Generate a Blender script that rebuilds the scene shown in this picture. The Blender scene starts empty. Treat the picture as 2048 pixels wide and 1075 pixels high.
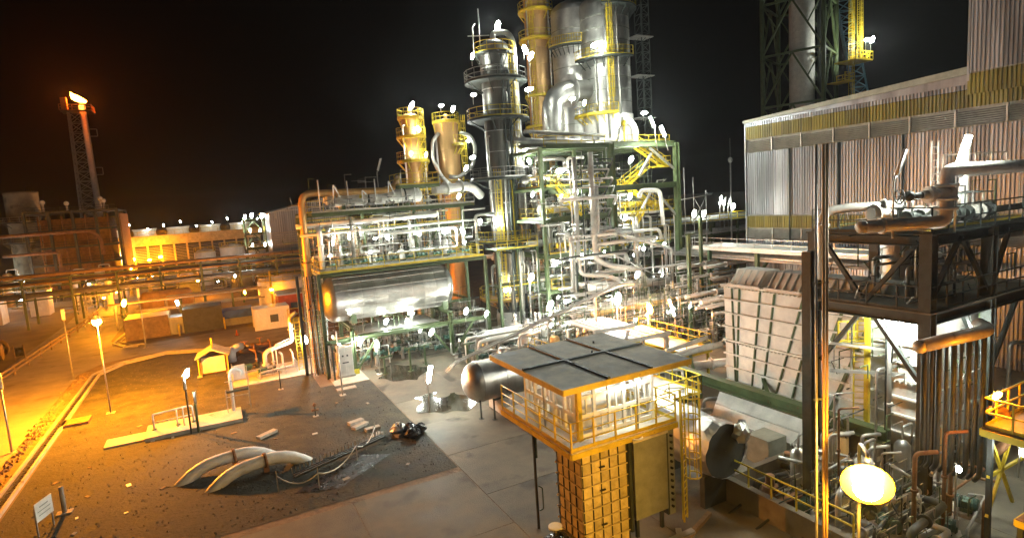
import bpy, math, random
from mathutils import Vector, Matrix
PI = math.pi
R = math.radians
rnd = random.Random(7)
scene = bpy.context.scene
COL = scene.collection

# ------------------------------------------------------------------ camera, sky, exposure
CAM_H = 15.0
def cam_setup():
    r, p, y = R(3.8), R(6.94), R(27.4)
    fw = Vector((math.sin(y) * math.cos(p), math.cos(y) * math.cos(p), -math.sin(p)))
    rt0 = Vector((math.cos(y), -math.sin(y), 0)); up0 = rt0.cross(fw)
    rt = rt0 * math.cos(r) - up0 * math.sin(r); up = rt0 * math.sin(r) + up0 * math.cos(r)
    cam = bpy.data.cameras.new('camera'); o = bpy.data.objects.new('camera', cam); COL.objects.link(o)
    m = Matrix((rt, up, -fw)).transposed().to_4x4(); m.translation = (0, 0, CAM_H)
    o.matrix_world = m
    cam.sensor_width = 36; cam.lens = 1150 / 2048 * 36
    cam.clip_start = 0.1; cam.clip_end = 3000
    scene.camera = o
cam_setup()
world = bpy.data.worlds.new('World'); scene.world = world; world.use_nodes = True
wn = world.node_tree; bg = wn.nodes['Background']
sky = wn.nodes.new('ShaderNodeTexSky'); sky.sky_type = 'NISHITA'; sky.sun_disc = False
sky.sun_elevation = R(-4.5); sky.sun_rotation = R(200)
wn.links.new(sky.outputs['Color'], bg.inputs['Color']); bg.inputs['Strength'].default_value = 0.05
sl = bpy.data.lights.new('moon', 'SUN'); so = bpy.data.objects.new('moon', sl); COL.objects.link(so)
sl.energy = 0.035; sl.angle = R(3); sl.color = (0.8, 0.9, 1.0); so.rotation_euler = (R(38), 0, R(-30))
scene.view_settings.view_transform = 'Standard'; scene.view_settings.look = 'None'
scene.view_settings.exposure = 0.65; scene.view_settings.gamma = 1.0
scene.view_settings.use_curve_mapping = False
cy = scene.cycles
cy.use_denoising = True; cy.sample_clamp_indirect = 4.0; cy.sample_clamp_direct = 0
cy.max_bounces = 5; cy.diffuse_bounces = 3; cy.glossy_bounces = 3; cy.transmission_bounces = 2; cy.volume_bounces = 0
cy.caustics_reflective = False; cy.caustics_refractive = False; cy.use_light_tree = True

# ------------------------------------------------------------------ materials
def mat(name, col, rough=.6, metal=0., var=.25, scale=1.5, bump=.0, bscale=None, spots=None, streak=False, spec=.4, orand=.0):
    m = bpy.data.materials.new(name); m.use_nodes = True; nt = m.node_tree; n = nt.nodes; l = nt.links
    b = n['Principled BSDF']; b.inputs['Metallic'].default_value = metal
    b.inputs['Specular IOR Level'].default_value = spec
    tc = n.new('ShaderNodeTexCoord'); mp = n.new('ShaderNodeMapping'); l.new(tc.outputs['Object'], mp.inputs[0])
    oi = n.new('ShaderNodeObjectInfo'); ad = n.new('ShaderNodeVectorMath'); ad.operation = 'SCALE'
    ad.inputs[0].default_value = (37., 21., 11.); l.new(oi.outputs['Random'], ad.inputs['Scale'])
    l.new(ad.outputs[0], mp.inputs['Location'])
    if streak: mp.inputs['Scale'].default_value = (1, 1, .12)
    nz = n.new('ShaderNodeTexNoise'); nz.inputs['Scale'].default_value = scale; nz.inputs['Detail'].default_value = 6
    nz.inputs['Roughness'].default_value = .65; l.new(mp.outputs[0], nz.inputs['Vector'])
    mr = n.new('ShaderNodeMapRange'); mr.inputs['From Min'].default_value = .3; mr.inputs['From Max'].default_value = .7
    mr.inputs['To Min'].default_value = 1 - var; mr.inputs['To Max'].default_value = 1 + var
    l.new(nz.outputs['Fac'], mr.inputs['Value'])
    mx = n.new('ShaderNodeVectorMath'); mx.operation = 'SCALE'; mx.inputs[0].default_value = col[:3]
    l.new(mr.outputs[0], mx.inputs['Scale']); cur = mx.outputs[0]
    if spots:
        n2 = n.new('ShaderNodeTexNoise'); n2.inputs['Scale'].default_value = spots[1]; n2.inputs['Detail'].default_value = 8
        l.new(mp.outputs[0], n2.inputs['Vector'])
        r2 = n.new('ShaderNodeMapRange'); r2.inputs['From Min'].default_value = spots[2]; r2.inputs['From Max'].default_value = spots[2] + .1
        l.new(n2.outputs['Fac'], r2.inputs['Value'])
        mm = n.new('ShaderNodeMix'); mm.data_type = 'RGBA'; l.new(r2.outputs[0], mm.inputs['Factor'])
        l.new(cur, mm.inputs[6]); mm.inputs[7].default_value = (*spots[0], 1); cur = mm.outputs[2]
    if orand:
        ro = n.new('ShaderNodeMapRange'); ro.inputs['To Min'].default_value = 1-orand; ro.inputs['To Max'].default_value = 1+orand*.6
        l.new(oi.outputs['Random'], ro.inputs['Value']); sc2 = n.new('ShaderNodeVectorMath'); sc2.operation = 'SCALE'
        l.new(cur, sc2.inputs[0]); l.new(ro.outputs[0], sc2.inputs['Scale']); cur = sc2.outputs[0]
    l.new(cur, b.inputs['Base Color'])
    rr = n.new('ShaderNodeMapRange'); rr.inputs['From Min'].default_value = .3; rr.inputs['From Max'].default_value = .7
    rr.inputs['To Min'].default_value = max(.05, rough - .12); rr.inputs['To Max'].default_value = min(1, rough + .12)
    l.new(nz.outputs['Fac'], rr.inputs['Value']); l.new(rr.outputs[0], b.inputs['Roughness'])
    if bump:
        n3 = n.new('ShaderNodeTexNoise'); n3.inputs['Scale'].default_value = bscale or scale * 6; n3.inputs['Detail'].default_value = 4
        l.new(mp.outputs[0], n3.inputs['Vector'])
        bp = n.new('ShaderNodeBump'); bp.inputs['Strength'].default_value = bump; bp.inputs['Distance'].default_value = .05
        l.new(n3.outputs['Fac'], bp.inputs['Height']); l.new(bp.outputs[0], b.inputs['Normal'])
    return m
def glow(name, col, s):
    m = bpy.data.materials.new(name); m.use_nodes = True; b = m.node_tree.nodes['Principled BSDF']
    b.inputs['Base Color'].default_value = (.8, .8, .8, 1)
    b.inputs['Emission Color'].default_value = (*col, 1); b.inputs['Emission Strength'].default_value = s
    return m
WARM = (.94, 1., .91); SOD = (1., .31, .008); AMB = (1., .50, .05)
X = dict(
    ground=mat('packed_earth', (.17, .13, .085), .9, 0, .35, .35, .5, 6),
    concrete=mat('yard_concrete', (.17, .148, .105), .75, 0, .4, .35, .25, 20, ((.07, .062, .04), .4, .56)),
    pad=mat('pale_concrete', (.42, .38, .31), .8, 0, .2, 1.2, .2, 25, ((.2, .16, .11), 1.1, .63)),
    gravel=mat('dark_gravel', (.046, .044, .028), .9, 0, .8, .8, 1.0, 7, ((.085, .078, .062), 14., .62)),
    road=mat('road_concrete', (.27, .24, .20), .8, 0, .28, .4, .3, 14, ((.16, .13, .10), .35, .60)),
    verge=mat('sandy_dirt', (.22, .16, .10), .95, 0, .4, 1.2, 1., 5),
    dark=mat('dark_steel', (.042, .05, .044), .55, .2, .4, 2, .1),
    green=mat('olive_green_paint', (.085, .12, .052), .5, 0, .3, 1.2, .08, None, ((.12, .075, .04), 2.6, .67)),
    galv=mat('galvanised_steel', (.48, .47, .43), .42, .75, .3, 2.5, .1),
    yellow=mat('yellow_paint', (.62, .46, .03), .5, 0, .25, 1.5, .05, None, ((.3, .17, .03), 3., .68)),
    alu=mat('aluminium_cladding', (.52, .51, .47), .40, .92, .25, .9, .045, 1.2, orand=.25),
    alud=mat('weathered_cladding', (.46, .44, .40), .42, .85, .3, .9, .12, 1.4, ((.2, .18, .15), 1.6, .62), True),
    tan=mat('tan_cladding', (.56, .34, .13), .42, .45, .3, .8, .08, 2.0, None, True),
    pipe=mat('grey_pipe_paint', (.46, .44, .39), .45, .25, .25, 1.5, .05, None, ((.22, .17, .12), 2.2, .66)),
    white=mat('white_paint', (.74, .72, .66), .5, 0, .15, 1.5, .05, None, ((.4, .33, .25), 2.4, .70)),
    rust=mat('rusty_steel', (.26, .13, .06), .8, .2, .4, 2, .3),
    sheet=mat('grey_sheet', (.30, .32, .345), .42, .55, .4, .7, .15, 3, ((.19, .19, .19), 1.5, .64), True, orand=.45),
    ysheet=mat('yellow_sheet', (.19, .165, .03), .5, 0, .4, 1., .1, None, None, True, orand=.35),
    louv=mat('louver_steel', (.34, .33, .29), .5, .4, .3, 1.5),
    roof=mat('weathered_roof', (.60, .53, .42), .7, .0, .4, .9, .15, 8, ((.62, .60, .55), 1.0, .57), orand=.2),
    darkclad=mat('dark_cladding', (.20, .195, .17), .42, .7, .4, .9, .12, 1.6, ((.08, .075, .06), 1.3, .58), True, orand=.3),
    stone=mat('gravel_stone', (.12, .11, .09), .9, 0, .4, 6, .3),
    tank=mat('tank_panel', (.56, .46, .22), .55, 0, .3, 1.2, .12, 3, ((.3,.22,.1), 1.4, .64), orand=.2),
    casing=mat('casing_panel', (.70, .67, .60), .55, 0, .2, 1.0, .08, 6, ((.40, .34, .26), 1.3, .68), orand=.14),
    grey=mat('grey_box_paint', (.24, .25, .20), .6, 0, .25, 1.5, .1),
    black=mat('black_plastic', (.02, .02, .02), .3, 0, .3, 4, .4, 6),
    blue=mat('blue_tarpaulin', (.03, .09, .40), .6, 0, .3, 2, .5, 3),
    red=mat('red_paint', (.34, .07, .03), .6, 0, .3, 1.5),
    wood=mat('weathered_timber', (.24, .16, .08), .8, 0, .35, 2, .3),
    block=mat('concrete_block', (.40, .36, .30), .9, 0, .25, 4, .3),
    glass=mat('window_glass', (.10, .11, .10), .12, 0, .2, 1, 0, spec=.7),
    blueste=mat('blue_steel', (.12, .25, .32), .5, .2, .3, 2),
    water=mat('puddle_water', (.05, .045, .03), .06, 0, .3, .7, .02, 2, None, False, .8),
    lens_off=mat('unlit_diffuser', (.7, .7, .68), .3, 0, .1),
    valve=mat('valve_green', (.06, .13, .10), .45, .1, .3, 2),
    w=glow('white_lamp', WARM, 150), ws=glow('small_white_lamp', WARM, 80),
    wt=glow('tube_lamp', WARM, 80), wx=glow('strong_white_lamp', WARM, 380),
    s=glow('sodium_lamp', SOD, 11500), ss=glow('small_sodium_lamp', SOD, 1100), sx=glow('near_sodium_lamp', AMB, 1000), wxx=glow('blazing_tube_lamp', WARM, 1300),
    flame=glow('flame', (1., .13, .008), 160), flamec=glow('flame_core', (1., .30, .04), 60),
)

# ------------------------------------------------------------------ mesh builder
class M:
    def __init__(s): s.v = []; s.f = []; s.s = []
    def add(s, vs, fs, smooth=False):
        o = len(s.v); s.v += [tuple(v) for v in vs]; s.f += [tuple(i + o for i in f) for f in fs]
        s.s += ([smooth] * len(fs) if isinstance(smooth, bool) else smooth)
        return s
    def box(s, x0, y0, z0, x1, y1, z1):
        return s.add([(x0,y0,z0),(x1,y0,z0),(x1,y1,z0),(x0,y1,z0),(x0,y0,z1),(x1,y0,z1),(x1,y1,z1),(x0,y1,z1)],
                     [(3,2,1,0),(4,5,6,7),(0,1,5,4),(1,2,6,5),(2,3,7,6),(3,0,4,7)])
    def cb(s, c, d): return s.box(c[0]-d[0]/2, c[1]-d[1]/2, c[2]-d[2]/2, c[0]+d[0]/2, c[1]+d[1]/2, c[2]+d[2]/2)
    def beam(s, p, q, w, h=None):
        p, q = Vector(p), Vector(q); h = h or w; t = (q - p)
        if t.length < 1e-6: return s
        t.normalize(); ref = Vector((0, 0, 1)) if abs(t.z) < .95 else Vector((1, 0, 0))
        a = t.cross(ref).normalized() * w / 2; b = a.cross(t).normalized() * h / 2
        vs = [p-a-b, p+a-b, p+a+b, p-a+b, q-a-b, q+a-b, q+a+b, q-a+b]
        return s.add(vs, [(0,1,2,3),(7,6,5,4),(4,5,1,0),(5,6,2,1),(6,7,3,2),(7,4,0,3)])
    def hsec(s, p, q, w, t=None):       # H section between two points
        p, q = Vector(p), Vector(q); t = t or w * .09; d = (q - p).normalized()
        ref = Vector((0, 0, 1)) if abs(d.z) < .95 else Vector((0, 1, 0))
        a = d.cross(ref).normalized(); b = a.cross(d).normalized()
        if abs(d.z) > .95: a, b = b, a
        for k in (-1, 1):
            s._slab(p + b*k*(w/2 - t/2), q + b*k*(w/2 - t/2), a, b, w, t)
        return s._slab(p, q, a, b, t, w - 2*t)
    def _slab(s, p, q, a, b, w, h):
        a = a*w/2; b = b*h/2
        return s.add([p-a-b, p+a-b, p+a+b, p-a+b, q-a-b, q+a-b, q+a+b, q-a+b], [(0,1,2,3),(7,6,5,4),(4,5,1,0),(5,6,2,1),(6,7,3,2),(7,4,0,3)])
    def cyl(s, p, q, r, n=10, r2=None, cap=True):
        return s.tube([p, q], r, n, 0, r2, cap)
    def tube(s, pts, r, n=8, bend=None, r2=None, cap=True):
        pts = [Vector(p) for p in pts]
        if bend is None: bend = r * 2.6
        if bend > 0 and len(pts) > 2:
            out = [pts[0]]
            for i in range(1, len(pts) - 1):
                a, b, c = pts[i-1], pts[i], pts[i+1]; u = (a-b); w = (c-b)
                k = min(bend, u.length*.49, w.length*.49); u.normalize(); w.normalize()
                if u.dot(w) < -.995: out.append(b); continue
                for j in range(5):
                    t = j / 4; out.append((b+u*k)*(1-t)**2 + b*2*t*(1-t) + (b+w*k)*t*t)
            out.append(pts[-1]); pts = out
        t0 = (pts[1]-pts[0]).normalized(); ref = Vector((0,0,1)) if abs(t0.z) < .9 else Vector((1,0,0))
        a = t0.cross(ref).normalized(); vs = []; N = len(pts)
        for i, p in enumerate(pts):
            t = ((pts[i+1]-p).normalized() if i < N-1 else Vector()) + ((p-pts[i-1]).normalized() if i else Vector())
            t.normalize(); a = (a - t*a.dot(t)).normalized(); b = t.cross(a)
            rr = r if r2 is None else r + (r2-r)*i/(N-1)
            for j in range(n):
                an = 2*PI*j/n; vs.append(p + a*math.cos(an)*rr + b*math.sin(an)*rr)
        fs = []; sm = []
        for i in range(N-1):
            for j in range(n):
                k = (j+1) % n; fs.append((i*n+j, i*n+k, (i+1)*n+k, (i+1)*n+j)); sm.append(True)
        if cap:
            fs += [tuple(range(n-1, -1, -1)), tuple(range((N-1)*n, N*n))]; sm += [False, False]
        return s.add(vs, fs, sm)
    def lathe(s, prof, org, axis='z', n=24, smooth=True):
        ox, oy, oz = org; vs = []
        for r, z in prof:
            for j in range(n):
                a = 2*PI*j/n; c, d = r*math.cos(a), r*math.sin(a)
                vs.append({'z': (ox+c, oy+d, oz+z), 'x': (ox+z, oy+c, oz+d), 'y': (ox+d, oy+z, oz+c)}[axis])
        fs = [(i*n+j, i*n+(j+1) % n, (i+1)*n+(j+1) % n, (i+1)*n+j) for i in range(len(prof)-1) for j in range(n)]
        return s.add(vs, fs, smooth)
    def ball(s, c, r, n=8, m=5, sz=1.):
        return s.lathe([(max(.002, r*math.sin(PI*i/m)), -r*sz*math.cos(PI*i/m)) for i in range(m+1)], c, 'z', n)
    def sector(s, c, z0, z1, r0, r1, a0, a1, n=20):
        vs = []; fs = []
        for i in range(n+1):
            a = a0+(a1-a0)*i/n; ca, sa = math.cos(a), math.sin(a)
            for r, z in ((r0,z0),(r1,z0),(r1,z1),(r0,z1)): vs.append((c[0]+r*ca, c[1]+r*sa, z))
        for i in range(n):
            for j in range(4): fs.append((i*4+j, i*4+(j+1) % 4, (i+1)*4+(j+1) % 4, (i+1)*4+j))
        return s.add(vs, fs)
    def poly(s, pts, z):
        return s.add([(x, y, z) for x, y in pts], [tuple(range(len(pts)))])
    def mesh(s, name, m):
        me = bpy.data.meshes.new(name); me.from_pydata(s.v, [], s.f)
        me.polygons.foreach_set('use_smooth', s.s); me.materials.append(m); me.validate(); me.update()
        return me
def link(name, me, parent=None, loc=(0,0,0), rz=0., label=None):
    o = bpy.data.objects.new(name, me); COL.objects.link(o); o.location = loc
    if rz: o.rotation_euler = (0, 0, rz)
    if parent: o.parent = parent
    if label: o['label'] = label
    return o
def part(name, m, mt, parent, label=None): return link(name, m.mesh(name, X[mt]), parent, label=label)
def tag(o, label, cat, group=None):
    o['label'] = label; o['category'] = cat
    if group: o['group'] = group
    return o
def thing(name, label, cat, group=None, loc=(0,0,0), rz=0.):
    o = bpy.data.objects.new(name, None); COL.objects.link(o); o.location = loc; o.rotation_euler = (0,0,rz); o.empty_display_size = .2
    return tag(o, label, cat, group)
def solo(name, m, mt, label, cat, group=None): return tag(part(name, m, mt, None), label, cat, group)
def struct(name, m, mt):
    o = part(name, m, mt, None); o['kind'] = 'structure'; return o
def copy_tree(o, parent=None):
    c = o.copy(); COL.objects.link(c)
    if parent: c.parent = parent
    for ch in list(o.children): copy_tree(ch, c)
    return c

# ------------------------------------------------------------------ builders of common things
def rail_m(path, m=None, h=1.1, sp=1.5, t=.05, closed=False, toe=True):
    m = m or M(); P = [Vector(p) for p in path]
    if closed: P.append(P[0])
    for a, b in zip(P, P[1:]):
        L = (b-a).length; k = max(1, round(L/sp))
        for z in (h, h*.52): m.beam(a+Vector((0,0,z)), b+Vector((0,0,z)), t)
        if toe: m.beam(a+Vector((0,0,.07)), b+Vector((0,0,.07)), .015, .13)
        for i in range(k+1):
            p = a + (b-a)*i/k; m.beam(p, p+Vector((0,0,h)), t)
    return m
def ring_pts(c, z, r, a0, a1, n=14): return [(c[0]+r*math.cos(a0+(a1-a0)*i/n), c[1]+r*math.sin(a0+(a1-a0)*i/n), z) for i in range(n+1)]
def ladder(parent, p, z0, z1, nx, ny, cage=True, mt='yellow', w=.45):
    m = M(); px, py = -ny*w/2, nx*w/2
    for k in (-1, 1): m.beam((p[0]+px*k, p[1]+py*k, z0), (p[0]+px*k, p[1]+py*k, z1), .06)
    z = z0 + .2
    while z < z1: m.beam((p[0]-px, p[1]-py, z), (p[0]+px, p[1]+py, z), .035); z += .32
    o = part('ladder', m, mt, parent)
    if cage:
        c = M(); ctr = (p[0]+nx*.36, p[1]+ny*.36); a = math.atan2(ny, nx); z = z0+2.2
        while z < z1+.9:
            pts = ring_pts(ctr, z, .38, a-2.2, a+2.2, 8)
            for u, v in zip(pts, pts[1:]): c.beam(u, v, .05, .05)
            z += .9
        for k in (-1.6, -.8, 0, .8, 1.6):
            c.beam((ctr[0]+.38*math.cos(a+k), ctr[1]+.38*math.sin(a+k), z0+2.2), (ctr[0]+.38*math.cos(a+k), ctr[1]+.38*math.sin(a+k), z1+.9), .035)
        part('cage', c, mt, o)
    return o
def platform(parent, c, z, r0, r1, a0=0, a1=2*PI, mt='green', rmt='yellow', h=1.1):
    m = M().sector(c, z-.22, z, r0, r1, a0, a1, 22)
    for i in range(7):
        a = a0+(a1-a0)*(i+.5)/7
        m.beam((c[0]+r0*math.cos(a), c[1]+r0*math.sin(a), z-1.3), (c[0]+r1*.97*math.cos(a), c[1]+r1*.97*math.sin(a), z-.25), .1)
    o = part('platform', m, mt, parent)
    part('railing', rail_m(ring_pts(c, z, r1-.05, a0, a1, 16), sp=1.4, t=.055, h=h), rmt, o)
    return o
def column(name, label, cat, x, y, z0, z1, r, mt='alu', plats=(), bands=8, risers=(), lad=None, group=None, r1=None, skirt=None, n=28, rmt='yellow'):
    t = thing(name, label, cat, group); r1 = r1 or r
    m = M().lathe([(r, z0), (r, (z0+z1)/2), (r1, (z0+z1)/2+.8), (r1, z1)] if r1 != r else [(r, z0), (r, z1)], (x, y, 0), 'z', n)
    if r1 == r and bands:
        for i in range(bands):
            za, zb = z0+(z1-z0)*i/bands, z0+(z1-z0)*(i+1)/bands; e = rnd.uniform(0,.02)
            part('shell_course', M().lathe([(r+e, za), (r+e*.6, zb)], (x, y, 0), 'z', n), mt, t)
    else: part('shell', m, mt, t)
    d = M().lathe([(r1*math.cos(PI/2*i/6)+.001, z1+r1*.55*math.sin(PI/2*i/6)) for i in range(7)], (x, y, 0), 'z', n)
    d.cyl((x, y, z1+r1*.5), (x, y, z1+r1*.5+.7), .25); part('head', d, mt, t)
    if bands:
        b = M()
        for i in range(1, bands):
            z = z0+(z1-z0)*i/bands; rr = (r if z < (z0+z1)/2 else r1)
            b.lathe([(rr+.002, z-.05), (rr+.03, z-.05), (rr+.03, z+.05), (rr+.002, z+.05)], (x, y, 0), 'z', n, False)
        part('band', b, 'grey' if mt == 'alu' else 'galv' if mt == 'darkclad' else mt, t)
    if skirt:
        part('skirt', M().lathe([(r*1.04, z0-skirt), (r*1.04, z0)], (x, y, 0), 'z', n), 'white', t)
    for p in plats:
        z, rr, a0, a1 = p[:4]; platform(t, (x, y), z, (r if z < (z0+z1)/2 else r1)+.02, rr, R(a0), R(a1), *(p[4:]))
    for (a, ro, rr, za, zb, mm) in risers:
        a = R(a); px, py = x+ro*math.cos(a), y+ro*math.sin(a); ix, iy = x+r*.8*math.cos(a), y+r*.8*math.sin(a)
        part('riser', M().tube([(px, py, za), (px, py, zb), (ix, iy, zb)], rr, 8), mm, t)
    if lad:
        for (a, za, zb) in lad:
            a = R(a); ladder(t, (x+(r+.35)*math.cos(a), y+(r+.35)*math.sin(a)), za, zb, math.cos(a), math.sin(a))
    return t
BUCKET = []
THIN = {'pipes inside the tall green structure': .15, 'pipes among the pumps': .10, 'low pipes in the right foreground': .10, 'pipes right of the canopy': .13, 'pipes between the decks above the silver vessel': .07,
        'front level pipes of the green structure': .09, 'front risers of the green structure': .10, 'pipes inside the tall green structure running level': .12, 'pipes on the far left rack': .15, 'pipes on the rack toward the building': .20,
        'level pipes right of the frame': .13, 'pipes at the dark structure': .08, 'silver pipes in the low bundle': .08, 'vent pipes on the upper deck': .0}
def pipe(label, pts, r, mt='pipe', group=None, fl=(), n=8, name='pipe', cat='pipe', bend=None):
    if group in THIN and r < THIN[group]: BUCKET.append((M().tube(pts, r, 6, bend), mt)); return None
    o = solo(name, M().tube(pts, r, n, bend), mt, label, cat, group)
    for (i, f) in fl:
        a, b = Vector(pts[i]), Vector(pts[i+1]); d = (b-a).normalized(); c = a+(b-a)*f
        part('flange', M().cyl(c-d*.05, c+d*.05, r*1.6, 12), mt, o)
    return o
def words(r, mt):
    return ('slender ' if r < .08 else 'slim ' if r < .13 else 'medium ' if r < .19 else 'thick ')+{'white':'white ','galv':'galvanised ','pipe':'grey ','alu':'silver ','alud':'dull silver ','tan':'tan ','rust':'rusty ','dark':'dark '}[mt]
def valve(label, p, s=1., group=None, mt='valve', ax='x'):
    t = thing('valve', label, 'valve', group, p)
    b = M().ball((0,0,0), .22*s, 10, 6)
    d = {'x': Vector((1,0,0)), 'y': Vector((0,1,0))}[ax]
    b.cyl(d*-.4*s, d*.4*s, .14*s, 10); part('body', b, mt, t)
    for k in (-.42, .36): part('flange', M().cyl(d*k*s, d*(k+.06)*s, .25*s, 12), mt, t)
    part('stem', M().cyl((0,0,.15*s), (0,0,.62*s), .04*s, 6), 'galv', t)
    w = M().tube([(.26*s*math.cos(a*PI/6), .26*s*math.sin(a*PI/6), .62*s) for a in range(13)], .025*s, 5, 0, None, False)
    for a in range(3): w.beam((.26*s*math.cos(a*PI/3), .26*s*math.sin(a*PI/3), .62*s), (-.26*s*math.cos(a*PI/3), -.26*s*math.sin(a*PI/3), .62*s), .03*s)
    part('handwheel', w, 'dark', t)
    return t
FL = {}
def flood(label, p, mt='w', r=.22, group=None, drop=.9, side=(0, 0), slant=None):
    """floodlight with an oval lit lens in a shallow metal back, on a bracket"""
    t = thing('floodlight', label, 'floodlight', group, p)
    q = random.Random(label); key = (mt, r)
    if key not in FL:
        FL[key] = (M().ball((0, 0, 0), r*.62, 10, 6, 2.0).mesh('lens', X[mt]),
                   M().beam((0, r*.5, -r*1.4), (0, r*.5, r*1.4), r*1.3, r*.22).mesh('housing', X['galv']))
    a = slant if slant is not None else q.choice([.35, .5, .25, -.3, 1.35, 1.5])
    for nm, me in zip(('lens', 'housing'), FL[key]):
        o = link(nm, me, t); o.rotation_euler = (0, a, R(-27))
    if drop:
        part('bracket', M().tube([(side[0], side[1]+r*.75, -drop), (side[0], side[1]+r*.75, r*.9), (0, r*.7, r*.2)], .03, 6), 'galv', t)
    return t
def tube_lamp(label, foot, top, d, L=1.3, lit='wt', group=None, pr=.045, w=.16, pmt='galv'):
    """slim tube fitting on a bent pole"""
    t = thing('tube_lamp', label, 'lamp', group); d = Vector(d).normalized(); top = Vector(top)
    if foot: part('pole', M().tube([foot, top - Vector((0, 0, .5)), top, top + d*.25], pr, 8, .4), pmt, t)
    a = top + d*.2; b = a + d*L
    up = Vector((0, 0, 1)); up = (up - d*up.dot(d)).normalized()
    tilt = d.z > .5
    if tilt: up = -up
    part('housing', M().beam(a + up*(w*.66), b + up*(w*.66), w*(.55 if tilt else 1.25), w*.3), 'galv', t)
    part('diffuser', M().tube([a + d*.06, b - d*.06], w/2, 8, 0), lit if lit else 'lens_off', t)
    return t
def deck(parent, x0, y0, x1, y1, z, mt='green', rails='', rmt='yellow', th=.12, gmt='galv', sp=1.5):
    m = M().box(x0, y0, z-.05, x1, y1, z); o = part('deck', m, gmt, parent)
    b = M()
    for (p, q) in (((x0,y0),(x1,y0)),((x1,y0),(x1,y1)),((x1,y1),(x0,y1)),((x0,y1),(x0,y0))):
        b.beam((p[0],p[1],z-.17), (q[0],q[1],z-.17), th+.02, .28)
    k = max(1, round((x1-x0)/2.5))
    for i in range(1, k): xx = x0+(x1-x0)*i/k; b.beam((xx,y0+.1,z-.19), (xx,y1-.1,z-.19), th, .24)
    part('edge_beam', b, mt, o)
    S = dict(f=((x0,y0),(x1,y0)), r=((x1,y0),(x1,y1)), b=((x1,y1),(x0,y1)), l=((x0,y1),(x0,y0)))
    if rails:
        m = M()
        for c in rails: p, q = S[c]; rail_m([(p[0],p[1],z),(q[0],q[1],z)], m, sp=sp)
        part('railing', m, rmt, o)
    return o
def stairs(parent, p, q, w, mt='yellow', axis='x'):
    """flight from p up to q, width w across the flight"""
    p, q = Vector(p), Vector(q); n = max(4, round(abs(q.z-p.z)/.25)); side = Vector((0, w/2, 0)) if axis == 'x' else Vector((w/2, 0, 0))
    m = M()
    for k in (-1, 1): m.beam(p+side*k, q+side*k, .06, .3)
    o = part('stair_flight', m, mt, parent)
    tr = M()
    for i in range(n):
        c = p+(q-p)*(i+.5)/n
        if axis == 'x': tr.cb(c, (.28, w-.1, .04))
        else: tr.cb(c, (w-.1, .28, .04))
    part('tread', tr, mt, o)
    r = M()
    for k in (-1, 1):
        for h in (1.0, .55): r.beam(p+side*k+Vector((0,0,h)), q+side*k+Vector((0,0,h)), .05)
        for i in range(5): c = p+(q-p)*i/4+side*k; r.beam(c, c+Vector((0,0,1.)), .05)
    part('handrail', r, mt, o)
    return o
def frame(name, label, cat, xs, ys, z0, levels, w=.3, mt='green', brace=True, group=None, hs=False):
    t = thing(name, label, cat, group)
    f = 'hsec' if hs else 'beam'
    for x in xs:
        for y in ys:
            m = M(); getattr(m, f)((x,y,z0), (x,y,levels[-1]+.1), w); m.box(x-w*.8, y-w*.8, z0, x+w*.8, y+w*.8, z0+.06); part('column', m, mt, t)
    for z in levels:
        for y in ys:
            for a, b in zip(xs, xs[1:]):
                m = M(); getattr(m, f)((a+w/2, y, z-.2), (b-w/2, y, z-.2), w*.85); part('beam', m, mt, t)
        for x in xs:
            for a, b in zip(ys, ys[1:]):
                m = M(); getattr(m, f)((x, a+w/2, z-.2), (x, b-w/2, z-.2), w*.85); part('beam', m, mt, t)
    if brace:
        lv = [z0+.2] + list(levels)
        for i, (za, zb) in enumerate(zip(lv, lv[1:])):
            for y in ys:
                j = (i*2+1) % max(1, len(xs)-1); a, b = xs[j], xs[j+1] if j+1 < len(xs) else xs[j-1]
                mid = (a+b)/2
                part('brace', M().beam((a, y, za), (mid, y, zb-.4), .12).beam((b, y, za), (mid, y, zb-.4), .12), mt, t)
    return t

# ================================================================== GROUND
g = struct('ground', M().poly([(-900,-200),(900,-200),(900,1600),(-900,1600)], 0), 'ground')
yard = struct('concrete_yard', M().poly([(-1.2,4),(70,4),(70,100),(11.02,100),(11.02,50.5),(7,50.5),(7,55.5),(3,55.5),(3,100),(-1,100),(-1,62),(.3,62),(.3,55.4),(6.9,55.4),(6.9,50.48),(11.01,50.48),(11.01,29.6),(-1.2,29.6)], .004), 'verge')
slab_me = M().box(-2.735,-2.735,-.09,2.735,2.735,.012).mesh('slab', X['concrete'])
for i in range(9):
    for j in range(11):
        x, y = 13.8+i*5.5, 6.6+j*5.5
        link('slab', slab_me, yard, (x, y, .004+rnd.uniform(-.003,.003)))
slab_w = M().box(-3.03,-3.1,-.09,3.03,3.1,.012).mesh('slab', X['concrete'])
for i in range(2):
    for j in range(4): link('slab', slab_w, yard, (1.88+i*6.1, 7.15+j*6.25, .004+rnd.uniform(-.003,.003)))
struct('gravel_bed', M().poly([(-11.4,20),(-1.2,24),(-1.2,29.6),(11,29.6),(11,50.5),(6.9,50.5),(6.9,55.4),(.3,55.4),(.3,66),(2.5,71.3),(-6,75.4),(-9.6,73.4),(-11.4,70)], .02), 'gravel')
struct('road', M().poly([(-22.2,-10),(-13.6,-10),(-13.6,72),(-12,76),(-9,77.2),(-5,77),(8,72.5),(12,72.5),(12,85.5),(2,86.2),(-8,84.2),(-11.6,85),(-13,90),(-13,140),(-23,146),(-21.5,110)], .008), 'road')
struct('road_branch', M().poly([(-80,146),(-13,136),(40,112),(40,118),(-13,146),(-80,156)], .012), 'road')
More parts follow.
